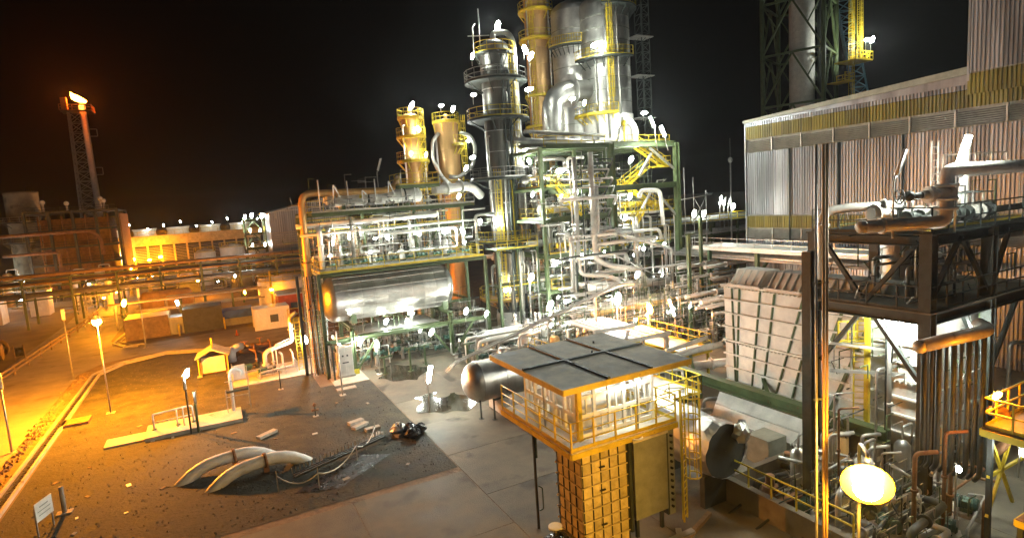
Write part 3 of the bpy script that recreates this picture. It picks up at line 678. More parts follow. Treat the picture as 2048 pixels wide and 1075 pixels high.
def flame_m(s, sx):
    m = M()
    for (dx, dz, rr, hh) in ((0,0,1.5,2.8),(1.0,-.3,1.1,2.2),(-1.0,.3,1.0,3.3)):
        pr = [(max(.01, rr*s*math.sin(PI*min(1,(k/9)**.7))), hh*s*k/9) for k in range(10)]
        m.lathe(pr, (fx+1.2+dx*s, fy-3+dx*.2, FH+1.2+dz), 'z', 12)
    m.v = [(x-(max(0, z-FH-1.2)**1.3)*.28*sx, y, z) for x, y, z in ((a,b,max(c,FH+1.0)) for a,b,c in m.v)]
    return m
part('outer_flame', flame_m(1.0, 1), 'flame', t)
o = part('inner_flame', flame_m(.72, 1.1), 'flamec', t); o.location = (.2, -1.9, .2)
# cooling tower bank
t = thing('cooling_tower', 'long orange lit cooling tower bank with row of fan stacks', 'cooling tower')
cx0, cx1, cy0, cy1 = -26, 12, 172, 186
part('deck', M().box(cx0,cy0,9.9,cx1,cy1,11.6), 'yellow', t)
part('fascia', M().box(cx0,cy0-.25,9.2,cx1,cy0-.05,11.7), 'tank', t)
m = M()
for k in range(12): m.box(cx0,cy0-.1-.0,4.2+k*.4,cx1,cy0+.3,4.3+k*.4)
part('louver', m, 'louv', t)
for i in range(14): part('column', M().beam((cx0+i*38/13,cy0,0), (cx0+i*38/13,cy0,9.9), .4), 'tank', t)
part('basin', M().box(cx0-.5,cy0-.8,0,cx1+.5,cy1,1.2), 'concrete', t); part('fill', M().box(cx0+.5,cy0+.8,1.2,cx1-.5,cy1-.5,9.9), 'dark', t)
for i in range(5): 
    x = -22.6+i*7.6; part('fan_stack', M().lathe([(2.7,11.6),(2.5,12.2),(2.55,12.9),(2.85,13.5),(2.7,13.5),(2.4,12.3)], (x,179,0), 'z', 24), 'white', t)
part('railing', rail_m([(cx0,cy0,11.6),(cx1,cy0,11.6)], None, 1.1, 2, .08), 'yellow', t)
for i in range(11):
    flood('small white light on the cooling tower deck', (-25+i*3.7, 172.6+(i % 2)*3, 13.4+(i % 3)*.7), 'ws', .24, 'lights along the cooling tower', 1.5)
# far shed with gable
t = thing('far_shed', 'far corrugated shed with sloping roof behind the portal pipe', 'building')
sx0, sx1, sy0 = 10.6, 26., 122.
part('wall', M().add([(sx0,sy0,0),(sx1,sy0,0),(sx1,sy0,18.5),(sx0,sy0,15.2),(sx0,sy0+20,0),(sx1,sy0+20,0),(sx1,sy0+20,18.5),(sx0,sy0+20,15.2)], [(0,1,2,3),(4,7,6,5),(0,3,7,4)]), 'sheet', t)
m = M()
for i in range(38):
    x = sx0+.2+i*.4; m.box(x-.09,sy0-.09,5,x+.09,sy0,15.2+(x-sx0)*.213)
part('ribs', m, 'sheet', t)
part('roof', M().beam((sx0-.6,sy0+9.8,15.2), (sx1,sy0+9.8,18.6), 21, .25), 'sheet', t)
m = M()
for k in range(6): m.box(sx0,sy0-.3,9+k*.45,sx1,sy0-.1,9.2+k*.45)
part('louver', m, 'louv', t)
for i, p in enumerate([(6.8,131.6,14.8),(8.1,131,15.1),(9.9,130,14.9),(7.5,131.3,12.1),(9.3,130.3,12),(7.6,131.2,9),(9.9,130,9)]):
    flood('white floodlight in the cluster beside the far corrugated shed', p, 'w', .42 if i < 3 else .3, 'lights beside the far shed', 1.2)
t = frame('far_light_tower', 'small far steel frame carrying the light cluster beside the shed', 'steel frame', (6.4,10.2), (128.5,132.5), 0, (4.5,8.5,11.5,14.4), .25, 'green')
for z in (8.6,11.6): deck(t, 6.4,128.5,10.2,132.5,z,'green','fr')
# lit white tanks under the light cluster
for i, (x, y, r, h) in enumerate([(-1.5,150,2.2,7.5),(4.2,148,2.6,8.2),(9,146,1.8,7.0)]):
    t = thing('white_tank', ['white lit tank farthest left under the light cluster','broad white lit tank in the middle under the light cluster','narrow white lit tank right under the light cluster'][i], 'tank', None, (x,y,0)); part('shell', M().lathe([(r,0),(r,h),(r*.6,h+.6),(.01,h+.8)], (0,0,0), 'z', 20), 'white', t); part('railing', rail_m(ring_pts((0,0),h+.1,r,0,2*PI,10), None, 1, 1.5, .06), 'yellow', t)
for p, mt, r, lb in [((-17.4,170,6.2),'ss',.42,'orange sodium floodlight left of the pair under the cooling tower'),((-11.5,168,6.4),'ss',.42,'orange sodium floodlight right of the pair under the cooling tower'),((-14,169,5.8),'ss',.35,'small orange light between the two under the cooling tower'),
    ((-20.5,171,6.9),'w',.45,'white floodlight at the left end of the cooling tower foot'),((-46.5,160,5.2),'wx',.5,'white light low at the far left border'),((-34,146,5.0),'w',.42,'white light low under the dark boiler house'),
    ((2.9,105.5,5.3),'w',.2,'white light under the far left rack right of the middle'),((12.0,99.5,3.2),'w',.26,'upright white lamp above the red building'),((10.0,99.2,5.9-2.9),'w',.26,'white lamp left beside the red building'),((7.4,95.0,3.6),'ss',.22,'tiny orange lamp on a yellow post above the container'),
    ((-5.0,90.5,3.9),'w',.3,'white lamp on the roof edge of the pale cabin'),((-11.4,93.4,4.4),'ss',.42,'orange lamp on the corner of the long dark shed'),((-3,125,3.5),'ss',.3,'orange lamp among the pipes of the far rack'),((4,104,2.6),'ss',.24,'orange lamp under the lower left rack')]:
    flood(lb, p, mt, r, None, 1.2)
for i in range(26):
    x, y = rnd.uniform(-46,18), rnd.uniform(120,158); flood('tiny white light among the far equipment on the left', (x,y,rnd.uniform(2.5,6.5)), 'ws' if i % 4 else 'ss', rnd.uniform(.16,.26), 'tiny lights in the far left', 2.4)
t = thing('lamp_post', 'yellow post carrying the tiny orange lamp', 'post'); part('post', M().cyl((7.4,95.15,0), (7.4,95.15,6.5), .16, 8), 'yellow', t); part('arm', M().beam((7.4,95.15,4.3), (7.4,94.9,4.3), .06), 'yellow', t)

# ================================================================== PORTAL PIPE, STRUCTURE A AND THE BIG SILVER VESSEL
pipe('thick orange portal pipe rising and bending over the drum', [(7.5,55.6,0),(7.7,55.6,16.7),(15.6,55.6,16.6),(16.4,55.6,16.9),(17.2,56.4,17.8)], .32, 'tan', None, ((0,.3),(0,.62),(1,.4)), 14, bend=1.0)
pipe('pale vertical pipe right of the orange portal pipe', [(8.9,55.2,9.6),(8.9,55.2,13.4),(8.9,57,13.8)], .24, 'white', None, ((0,.6),), 12)
A = frame('steel_structure', 'open green steel structure carrying the big silver vessel', 'steel structure', (8.2,13.6,19,24.4), (57.9,63.5), 0, (4.6,9.4,13.0,14.8), .3, 'green')
for x in (8.0,24.2):
    m = M(); m.hsec((x,52.5,0), (x,52.5,9.5), .3); part('column', m, 'green', A)
for x in (10.4,20.0):
    part('column', M().hsec((x,52.5,0), (x,52.5,4.3), .34), 'green', A); part('column', M().hsec((x,57.6,0), (x,57.6,4.3), .34), 'green', A)
    part('beam', M().hsec((x,52,4.3), (x,58,4.3), .36), 'green', A)
part('beam', M().hsec((8.0,52.5,3.3), (24.2,52.5,3.3), .36), 'green', A); part('beam', M().hsec((8.0,52.5,9.25), (24.2,52.5,9.25), .2), 'green', A)
for a, b in (((10.4,52.5,0.1),(8.4,52.5,3.1)),((10.4,52.5,.1),(12.6,52.5,3.1)),((20,52.5,.1),(22.4,52.5,3.1)),((20,52.5,.1),(17.8,52.5,3.1))): part('brace', M().beam(a, b, .2), 'green', A)
part('gusset', M().box(10.1,52.3,0,10.7,52.7,.5), 'yellow', A)
deck(A, 8.2,52.7,24.2,63.5,9.5,'green','flr'); deck(A, 8.4,58.1,24.2,63.3,13.1,'green','f'); deck(A, 8.4,57.4,24.6,63.3,14.9,'green','fl')
for x in (8.4,11.5,14.6,17.8,21): part('beam', M().hsec((x,54.6,14.75), (x,57.7,14.75), .26), 'green', A)
part('beam', M().hsec((8.3,54.5,14.72), (24.4,54.5,14.72), .28), 'green', A); part('catwalk', M().box(8.4,54.66,14.9,24.4,55.4,14.95), 'galv', A)
part('railing', rail_m([(8.4,54.5,14.9),(24.4,54.5,14.9)], None, 1.0, 1.6, .045), 'galv', A)
deck(A, 16.6,54.2,20.6,57.4,17.0,'green','flr'); deck(A, 11,53,19,57.4,3.55,'green','',)
part('toe_board', M().box(8.2,52.6,9.5,24.2,52.66,9.72), 'yellow', A)
V = thing('pressure_vessel', 'big horizontal silver vessel clad in dented sheet metal', 'vessel')
for i in range(9):
    e = rnd.uniform(-.02,.0); part('shell_course', M().lathe([(2.12+e*.5,i*1.2),(2.12+e*.3,i*1.2+1.2)], (9.4,55,6.75), 'x', 48), 'alu', V)
hd = [(2.12*math.cos(PI/2*i/7)+.001, -1.1*math.sin(PI/2*i/7)) for i in range(8)]
part('head', M().lathe(hd, (9.4,55,6.75), 'x', 40), 'alu', V); part('head', M().lathe([(r, -z) for r, z in hd], (20.2,55,6.75), 'x', 40), 'alu', V)
for i in range(10):
    x = 9.4+i*1.2; part('band', M().lathe([(2.119,x-.04),(2.142,x-.04),(2.142,x+.04),(2.119,x+.04)], (0,55,6.75), 'x', 40, False), 'alud', V)
m = M()
for a in range(7):
    an = R(20+a*22+90); m.beam((9.4,55+2.13*math.cos(an),6.75+2.13*math.sin(an)), (20.2,55+2.13*math.cos(an),6.75+2.13*math.sin(an)), .05)
part('seam', m, 'alud', V)
for x in (10.9,20.0): part('saddle', M().box(x-.25,53.4,4.5,x+.25,56.6,5.4), 'green', V)
for x, r in ((11.5,.25),(14.2,.3),(17.8,.22)): part('nozzle', M().cyl((x,55,8.7), (x,55,9.45), r, 12).cyl((x,55,9.3), (x,55,9.42), r*1.6, 12), 'alu', V)
part('manway', M().cyl((8.35,55,6.4), (8.1,55,6.4), .5, 16), 'tan', V)
D = thing('overhead_drum', 'pale horizontal drum with dark bands on top of the structure', 'drum')
part('shell', M().lathe([(.01,-.28),(.4,-.2),(.68,0),(.68,9.0),(.4,9.2),(.01,9.3)], (10.2,56.4,16.0), 'x', 24), 'white', D)
for x in (10.6,13.9,17.6): part('band', M().lathe([(.681,x-.08),(.72,x-.08),(.72,x+.08),(.681,x+.08)], (0,56.4,16.0), 'x', 24, False), 'dark', D)
for x in (11.5,17.8): part('saddle', M().box(x-.15,55.9,14.9,x+.15,56.9,15.5), 'green', D)
part('tag', M().box(13.0,55.66,16.0,13.3,55.7,16.4), 'yellow', D); part('manway', M().cyl((9.95,56.4,16), (9.8,56.4,16), .28, 14), 'white', D)
# runs above the vessel
pipe('long pale pipe running level above the silver vessel', [(7.0,55.6,13.75),(19.6,55.6,13.9),(20.6,55.6,13.9),(20.6,58,13.9)], .24, 'white', None, ((0,.25),(0,.55)), 10)
pipe('thin pipe below the long pale pipe above the vessel', [(7.2,55.2,12.9),(25,55.2,13.1)], .11, 'white', None)
G1 = 'pipes between the decks above the silver vessel'
for i in range(34):
    x = 9+i*.47+rnd.uniform(-.15,.15); y = rnd.uniform(54.0,61); r = rnd.choice([.05,.06,.08,.1,.14,.18]); za = 9.6
    zb = rnd.choice([11.2,12.4,13.6,14.2]); dx = rnd.choice([-1,1])*rnd.uniform(.8,3)
    pts = [(x,y,za),(x,y,zb)] + ([(x+dx,y,zb)] if rnd.random() < .75 else [(x,y+1.5,zb)])
    mm = rnd.choice(['white','galv','pipe','alu']); rr_ = r; pipe(words(rr_, mm)+'upright pipe bending '+('low' if zb < 12 else 'midway' if zb < 13 else 'high')+' between the decks above the vessel', pts, rr_, mm, G1, ((0,.35),) if r > .09 else (), 8)
for i in range(18):
    y = rnd.uniform(53.6,62); z = rnd.choice([10.6,11.3,11.9,12.5,13.5,14.3]); x0 = rnd.uniform(8.5,15); x1 = x0+rnd.uniform(3,9); r = rnd.choice([.05,.08,.1,.15,.2])
    mm = rnd.choice(['white','galv','pipe','alu']); rr_ = r; pipe(words(rr_, mm)+'level pipe crossing '+('just over' if z < 11.5 else 'midway over' if z < 13 else 'high over')+' the deck above the vessel', [(x0,y,z-rnd.uniform(0,1)),(x0+.01,y,z),(x1,y,z),(x1,y+.01,z+rnd.choice([-1.4,1.2]))], rr_, mm, G1+' running level', (), 8)
for i in range(12):
    t = thing('small_vessel', 'small upright silver pot standing on the deck above the vessel', 'vessel', 'small pots on the deck above the vessel', (9.8+i*1.2+rnd.uniform(-.3,.3), rnd.uniform(56.5,61), 9.5))
    r, h = rnd.uniform(.2,.42), rnd.uniform(1.0,2.1); part('shell', M().lathe([(r,0),(r,h),(r*.6,h+.15),(.01,h+.2)], (0,0,0), 'z', 12), rnd.choice(['white','alu']), t); part('nozzle', M().tube([(0,0,h),(0,0,h+.5),(.7,0,h+.5)], .06, 6), 'galv', t); part('stand', M().box(-r,-r,-.0,r,r,.12), 'dark', t)
for i in range(10): valve('small green valve on the deck above the silver vessel', (9.6+i*1.45, 53.5+rnd.uniform(0,.8), 10.1), rnd.uniform(.7,1.1), 'valves on the deck above the vessel')
for i in range(6): valve('small valve beside the pale drum on the upper deck', (10+i*1.9, 54.9, 15.4), .9, 'valves on the upper deck', 'galv')
for i in range(9): pipe('thin vent pipe standing on the upper deck by the drum', [(9.2+i*1.3,54.8+rnd.random(),14.9),(9.2+i*1.3,54.8,16.2+rnd.random()*1.4),(9.8+i*1.3,55.2,16.2)] if i % 2 else [(9.2+i*1.3,55,14.9),(9.2+i*1.3,55,17.6+rnd.random())], .06, 'white', 'vent pipes on the upper deck', (), 6)
for i, (px, lb) in enumerate([((11.8,58.1-2.2,12.5),'white floodlight farthest left in the row above the silver vessel'),((15.2,55.2,12.2),'white floodlight second from left above the silver vessel'),((18.1,54.6,12.3),'white floodlight in the middle of the row above the silver vessel'),((20.7,53.7,12.2),'white floodlight fourth from left above the silver vessel'),((22.4,53.4,12.1),'white floodlight at the right end of the row above the vessel')]):
    flood(lb, px, 'w', .3, 'floodlights above the silver vessel', 1.0)
tube_lamp('slanting tube lamp at the left end above the silver vessel', (9.9,55,9.6), (9.9,55,11.6), (.25,0,1), .9, 'wt', 'tube lamps on the vessel structure')
tube_lamp('unlit slanting tube lamp on the upper deck beyond the drum', (15.2,56.8,16.9), (15.2,56.8,18.4), (.35,0,1), 1.3, None, 'tube lamps on the vessel structure')
# below the vessel
for i, (x, y) in enumerate([(12.2,57),(14.6,56.4),(17.0,56.8),(19.2,57),(13.4,60.5),(16.4,60.2),(19.6,60.8),(22.5,56.5)]):
    pump_skid('pump skid with upright pipes under the silver vessel', x, y, 0, rnd.choice([0,PI/2,PI,1.2]), rnd.uniform(.85,1.15))
for i in range(26):
    x, y = rnd.uniform(11,25), rnd.uniform(53,62); r = rnd.choice([.07,.09,.12,.16,.2]); z = rnd.choice([1.1,1.8,2.6,3.1]); dx = rnd.choice([-1,1])*rnd.uniform(1,4)
    pts = [(x,y,0),(x,y,z),(x+dx,y,z),(x+dx,y+rnd.uniform(-.6,2),z)]
    mm = rnd.choice(['galv','white','alu','pipe']); rr_ = r; pipe(words(rr_, mm)+'bent pipe '+('low' if z < 2 else 'high')+' among the pumps under the silver vessel', pts, rr_, mm, 'pipes among the pumps', ((1,.4),) if r > .1 else ())
for i in range(9): valve('valve with handwheel among the pumps under the vessel', (11.5+i*1.5, 53.3+rnd.uniform(0,1.5), .8+rnd.random()*.6), 1.2, 'valves among the pumps')
for i, (x, y, h) in enumerate([(14.8,49.9,2.2),(16.6,51.0,1.9),(19.2,46.8,2.4),(20.5,50.5,2.0),(12.6,50.6,1.6)]):
    t = thing('pipe_stand', 'dark upright pipe stand on the yard edge in front of the pumps', 'pipe support', 'pipe stands in front of the pumps', (x,y,0)); part('post', M().beam((0,0,0), (0,0,h), .16), 'green', t); part('arm', M().beam((-.4,0,h), (.8,0,h), .14), 'green', t); part('foot', M().box(-.25,-.25,0,.25,.25,.05), 'green', t)
for i, (p, mt, r, lb) in enumerate([((10.9,52.0,3.0),'wx',.28,'brilliant white lamp beside the green V brace under the vessel'),((12.2,50.9,2.9),'ws',.26,'smaller white lamp on a short post right of the V brace'),((15.9,53.2,3.9),'w',.3,'wide white lamp under the deck below the vessel'),((17.3,50.6,3.1),'w',.3,'slanting white lamp at the front of the pump area'),((13.9,53.6,4.2),'w',.26,'white lamp tucked under the silver vessel at left'),((16.6,54.2,4.5),'w',.26,'white lamp tucked under the silver vessel in the middle'),((17.0,53,3.0),'ws',.24,'small white lamp below the middle of the vessel'),((20.9,50.5,4.6),'w',.28,'white lamp right of the green support post'),((22.9,50.2,4.1),'w',.24,'white lamp between support post and tall column'),((6.9,57.0,3.0),'wx',.3,'brilliant white lamp beside the lit pad ladder'),((9.6,55,2.4),'ws',.24,'white lamp behind the control cabinet')]):
    flood(lb, p, mt, r, 'floodlights in the pump area', 1.6 if i not in (9,) else 2.8)
t = thing('lamp_post', 'short grey post with a lamp on top at the yard edge', 'post'); part('post', M().cyl((12.2,51.0,0), (12.2,51.0,3.2), .08, 8), 'galv', t); part('foot', M().box(11.95,50.75,.0,12.45,51.25,.06), 'white', t)
# cable tray riser, cabinet, ladder
t = thing('cable_tray', 'tall vertical cable tray with bundled cables under the portal pipe', 'cable tray')
for x in (6.9,8.7): part('side_rail', M().beam((x,55.0,0), (x,55.0,9.3), .12), 'galv', t)
for i in range(7): part('cable', M().tube([(7.1+i*.23,54.1,.15),(7.1+i*.23,54.8,1.4+.1*(i % 2)),(7.1+i*.23,54.9,9.2)], .06, 6, .5), rnd.choice(['white','galv','dark','galv']), t)
m = M()
for k in range(18): m.box(6.9,54.95,.5+k*.5,8.7,55.0,.56+k*.5)
part('rung', m, 'galv', t); part('post', M().hsec((6.5,55.1,0), (6.5,55.1,9.3), .26).beam((6.6,55,5), (8.9,55,9), .1), 'dark', t)
t = thing('fixed_ladder', 'yellow ladder standing beside the brilliant white lamp', 'ladder'); ladder(t, (6.3,57.2), 0, 5.2, 0, -1, False)
part('platform', M().box(5.8,57.3,4.7,7.2,59.2,4.8), 'yellow', t); part('railing', rail_m([(5.8,57.3,4.8),(5.8,59.2,4.8),(7.2,59.2,4.8)], None, 1), 'yellow', t)
t = thing('control_cabinet', 'tall pale control cabinet under a frame at the gravel corner', 'cabinet', None, (8.8,52.0,.06), R(-4))
part('body', M().box(0,0,.15,1.35,1.1,2.75), 'white', t); part('door', M().box(.08,-.03,.3,.66,-.002,2.6).box(.7,-.03,.3,1.28,-.002,2.6), 'casing', t)
part('gauge', M().box(.4,-.06,1.9,.55,-.032,2.05).box(.8,-.06,1.9,.95,-.032,2.05).box(.4,-.06,1.3,.95,-.032,1.4), 'black', t); part('post', M().beam((-.4,-.3,0), (-.4,-.3,3.0), .16).beam((-.4,-.3,3.0), (-.4,1.6,3.4), .12), 'dark', t); part('plinth', M().box(-.1,-.1,0,1.45,1.2,.15), 'block', t)

# ================================================================== TALL COLUMNS
tx, ty = 30.0, 58.8
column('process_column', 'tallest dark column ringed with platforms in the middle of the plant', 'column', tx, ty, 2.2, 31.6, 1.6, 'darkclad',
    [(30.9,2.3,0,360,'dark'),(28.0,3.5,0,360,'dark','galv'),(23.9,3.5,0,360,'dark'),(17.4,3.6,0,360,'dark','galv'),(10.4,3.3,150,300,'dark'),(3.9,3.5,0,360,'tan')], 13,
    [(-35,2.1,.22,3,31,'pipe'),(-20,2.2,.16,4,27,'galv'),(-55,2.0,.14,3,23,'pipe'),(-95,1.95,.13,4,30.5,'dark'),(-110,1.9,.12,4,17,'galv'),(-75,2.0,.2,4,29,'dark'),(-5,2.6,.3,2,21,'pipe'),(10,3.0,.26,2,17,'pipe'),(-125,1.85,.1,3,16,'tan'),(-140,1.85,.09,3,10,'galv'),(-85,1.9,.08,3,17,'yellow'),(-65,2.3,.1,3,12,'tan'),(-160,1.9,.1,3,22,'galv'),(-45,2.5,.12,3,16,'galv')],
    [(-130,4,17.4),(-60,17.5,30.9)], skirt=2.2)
t = thing('column_cap', 'pipework and mast crowning the tallest dark column', 'pipe'); part('pipe', M().tube([(tx,ty,32.3),(tx,ty,33.2),(tx+1.5,ty-.8,33.2),(tx+2.0,ty-1.0,32),(tx+2.0,ty-1.0,21.5),(tx+4.5,ty-3,21)], .32, 10), 'alu', t)
part('mast', M().cyl((tx-1.6,ty,31), (tx-1.6,ty,35.6), .06, 6).beam((tx-2.8,ty+.5,32.8), (tx-.6,ty-.4,32.8), .1).tube([(tx-2.4,ty,31),(tx-2.4,ty,33.6),(tx-2.1,ty,34)], .06, 6), 'galv', t)
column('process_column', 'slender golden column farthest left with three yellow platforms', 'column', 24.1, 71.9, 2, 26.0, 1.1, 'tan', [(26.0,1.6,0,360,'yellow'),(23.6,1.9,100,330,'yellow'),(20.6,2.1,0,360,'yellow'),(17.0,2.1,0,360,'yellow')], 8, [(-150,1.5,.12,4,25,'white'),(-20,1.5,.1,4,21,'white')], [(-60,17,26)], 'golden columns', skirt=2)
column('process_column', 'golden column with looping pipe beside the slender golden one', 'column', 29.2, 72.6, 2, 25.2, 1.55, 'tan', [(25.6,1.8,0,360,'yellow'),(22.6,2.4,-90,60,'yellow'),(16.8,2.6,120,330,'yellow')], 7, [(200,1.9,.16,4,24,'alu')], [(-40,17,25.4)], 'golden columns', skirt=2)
pipe('silver looping pipe curling round the second golden column', [(28.4,70.9,18.4),(29.6,70.4,18.2),(31.6,70.2,19.6),(32.2,70.2,22.0),(31.6,70.3,23.6),(30.4,70.9,24)], .26, 'alu', 'silver loops at the golden columns', (), 10)
pipe('silver pipe bending down from the left of the second golden column', [(27.7,71.6,24),(26.6,71.2,23),(26.4,71,20.6),(27.4,70.6,18.2),(28.6,70,17)], .24, 'alu', 'silver loops at the golden columns', (), 10)
pipe('fat silver drum pipe lying below the golden columns', [(21.6,58.5,16.4),(26.5,60,16.8),(28.2,61,15.6)], .5, 'white', None, ((0,.3),(0,.7)), 14)
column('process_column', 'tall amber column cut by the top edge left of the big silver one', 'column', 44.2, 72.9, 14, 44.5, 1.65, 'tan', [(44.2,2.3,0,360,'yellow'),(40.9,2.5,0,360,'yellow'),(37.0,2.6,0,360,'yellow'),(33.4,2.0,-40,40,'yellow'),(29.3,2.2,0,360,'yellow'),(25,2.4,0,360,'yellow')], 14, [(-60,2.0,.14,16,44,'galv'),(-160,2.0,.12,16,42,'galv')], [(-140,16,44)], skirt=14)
column('process_column', 'huge silver column with dented bands rising past the top edge', 'column', 49.6, 64.4, 25.2, 39.2, 3.25, 'alu', [(32.4,4.5,170,285,'dark'),(38.9,4.3,230,360,'dark'),(25.3,4.6,140,250,'yellow')], 9, [(-125,3.5,.2,22,38,'alu'),(-150,3.55,.16,22,33,'galv'),(-100,3.5,.14,25,39,'alu')], [(-118,25,39.5)], skirt=3.6, n=40)
column('process_column', 'broad bronze backed silver column behind the huge silver one', 'column', 47.6, 68.6, 22, 39.6, 3.1, 'alu', [(35,3.9,170,250,'dark')], 7, (), None, skirt=1.5, n=36)
pipe('very fat silver duct elbow curving out of the big column', [(40.6,64.2,21.0),(40.6,64.2,28.2),(46.5,64.6,28.6)], 1.35, 'alu', None, ((0,.25),(1,.5)), 24, bend=3.4)
t = thing('ladder_tower', 'slim lattice ladder tower right of the huge silver column', 'ladder tower')
lx, ly = 53.4, 61.4
for a in (0,1.3):
    for b in (0,1.3): part('leg', M().beam((lx+a,ly+b,20), (lx+a,ly+b,44), .1), 'dark', t)
m = M(); z = 20.
while z < 43:
    for p, q in (((0,0),(1.3,0)),((1.3,0),(1.3,1.3)),((0,1.3),(0,0))):
        m.beam((lx+p[0],ly+p[1],z), (lx+q[0],ly+q[1],z+1.2), .06); m.beam((lx+p[0],ly+p[1],z), (lx+q[0],ly+q[1],z), .07)
    z += 1.2
part('lattice', m, 'dark', t)
for z in (24.5,30,35): part('landing', M().box(lx-1.4,ly-.6,z,lx+1.5,ly+1.4,z+.1), 'galv', t)
for lb, p, mt, r in [('white lamp blazing on top of the tallest dark column',(30.5,58.4,33.9),'wx',.42),('white lamp on the left of the top platform of the tallest column',(27.0,58.0,30.4),'w',.3),('upper white lamp right of the tallest column',(32.6,56.4,31.0),'w',.4),('outer white lamp right of the tallest column',(33.4,56.6,30.4),'w',.4),('white lamp left under the second platform of the tallest column',(26.9,58.2,26.4),'w',.26),('white lamp right under the second platform of the tallest column',(32.6,56.0,26.7),'w',.38),('white lamp behind the middle of the tallest column',(31.9,56.6,20.2),'w',.3),('lower white lamp behind the middle of the tallest column',(32.3,56.4,19.0),'w',.3),('long white lamp on the small lower platform of the tall column',(28.0,57.0,12.6),'wx',.4),('white lamp left of the small lower platform of the tall column',(26.6,58.2,12.7),'w',.28),('white lamp above the tan platform at the tall column foot',(28.2,56.0,5.3),'w',.42),
    ('white lamp on top of the slender golden column',(24.2,71.0,27.4),'wx',.4),('white lamp on the shell of the slender golden column',(24.5,70.2,24.4),'w',.32),('left white lamp low on the slender golden column',(23.3,70.2,21.4),'w',.24),('right white lamp low on the slender golden column',(25.2,70.0,21.2),'w',.24),('left white lamp on top of the second golden column',(28.5,71.9,27.6),'w',.28),('right white lamp on top of the second golden column',(29.9,71.4,27.1),'w',.36),('white lamp inside the silver loop of the golden column',(31.4,70.4,22.9),'w',.28),
    ('upper white lamp of the pair below the golden columns',(28.8,63.9,20.2),'w',.3),('lower white lamp of the pair below the golden columns',(28.0,64.2,19.0),'w',.3),('white lamp farther down below the golden columns',(27.0,64.4,17.4),'w',.26),('white lamp at the end of the upper green beam',(26.2,62.8,15.7),'w',.3),
    ('square bright lamp on the shell of the huge silver column',(44.9,60.2,33.2),'wx',.42),('left white lamp in the bend of the fat silver duct',(42.0,61.6,26.9),'w',.3),('right white lamp in the bend of the fat silver duct',(43.4,61.0,26.3),'w',.3),('dazzling lamp at the white foot of the huge silver column',(46.2,58.2,23.2),'wx',.4),('white lamp right of the foot of the huge silver column',(50.6,58.2,24.7),'w',.34)]:
    flood(lb, p, mt, r, None, 1.0)
for lb, a in [('left lamp of the bright slanting pair beside the steel frame',(42.9,47.8,21.3)),('right lamp of the bright slanting pair beside the steel frame',(44.0,47.4,20.3))]:
    tube_lamp(lb, (a[0]+.3,a[1],19.0), a, (-.5,0,1), 1.25, 'wx', 'slanting pair of lamps beside the frame', .05, .3)

# ================================================================== STRUCTURE B UNDER THE BIG COLUMN
B = frame('steel_structure', 'tall green steel structure with yellow stairs under the huge silver column', 'steel structure', (30.5,34.6,38.7), (51,57,63), 0, (5.2,8.9,12.6,15.9,19.9), .34, 'green')
for x in (38.7,47.9):
    part('column', M().hsec((x,50,0), (x,50,20.1), .55), 'green', B)
    part('column', M().hsec((x,64,0), (x,64,20.1), .5), 'green', B)
for z in (12.6,15.4,20.0):
    if z != 12.6: part('beam', M().hsec((39,50,z), (47.6,50,z), .6), 'green', B)
    part('beam', M().hsec((38.7,50.3,z), (38.7,63.7,z), .5), 'green', B); part('beam', M().hsec((47.9,50.3,z), (47.9,63.7,z), .5), 'green', B)
    part('beam', M().hsec((31,50.6,z), (38.4,50.3,z), .5), 'green', B)
for a, b in (((44.2,50.2,19.6),(47.7,50.2,17.2)),((44.4,50.2,19.0),(42.6,50.2,16.6)),((44.6,50.2,15.1),(47.7,50.2,12)),((44.4,50.2,15.1),(42.8,50.2,13))): part('brace', M().beam(a, b, .22), 'galv', B)
deck(B, 31,51,47.9,64,20.0,'green','f'); deck(B, 31,51,38.6,62.8,16.0,'green','flr'); deck(B, 38.9,52,47.6,63,12.6,'white','f'); deck(B, 31,51,38.6,63,12.7,'green','fl'); deck(B, 31,51,47.6,63,9.0,'green','f'); deck(B, 31,51,38.6,63,5.3,'green','f')
stairs(B, (47.0,51.2,17.6), (43.0,51.2,19.95), 1.0); part('landing', M().box(45.6,50.6,17.45,47.8,53,17.6), 'yellow', B); part('railing', rail_m([(45.6,50.7,17.6),(47.7,50.7,17.6),(47.7,53,17.6)], None, 1.1, .9), 'yellow', B)
stairs(B, (41.6,52.4,15.2), (45.6,52.4,17.6), 1.0); part('landing', M().box(40,51.8,15.05,41.8,53.2,15.2), 'yellow', B); part('railing', rail_m([(39,51.8,15.2),(41.8,51.8,15.2)], None, 1.1, .9), 'yellow', B)
stairs(B, (46.2,51.2,12.7), (42.0,51.2,15.2), 1.0); part('railing', rail_m([(44,50.4,12.6),(47.7,50.4,12.6),(47.7,53,12.6)], None, 1.1, .9), 'yellow', B); part('railing', rail_m([(39,51,12.6),(44,51,12.6)], None, 1.2, .7), 'yellow', B)
stairs(B, (34.6,50.6,12.8), (31.6,50.6,15.9), 1.0); stairs(B, (40.3,51,9.0), (43.3,51,12.5), 1.0)
G2 = 'pipes inside the tall green structure'
pipe('thick pale riser standing in front of the tall green structure', [(35.4,49.2,19.2),(35.4,49.2,8),(37.2,48.4,7.2),(39.4,47.2,6.8),(40.2,46.8,5.4)], .29, 'pipe', None, ((0,.2),(0,.55),(0,.9)), 14, bend=1.1)
pipe('second thick pale riser left of the first in the green structure', [(33.6,49.6,18.8),(33.6,49.6,6.6),(36.4,48.2,6.4),(37.6,47.6,5.4)], .24, 'pipe', None, ((0,.3),(0,.7)), 12, bend=1.)
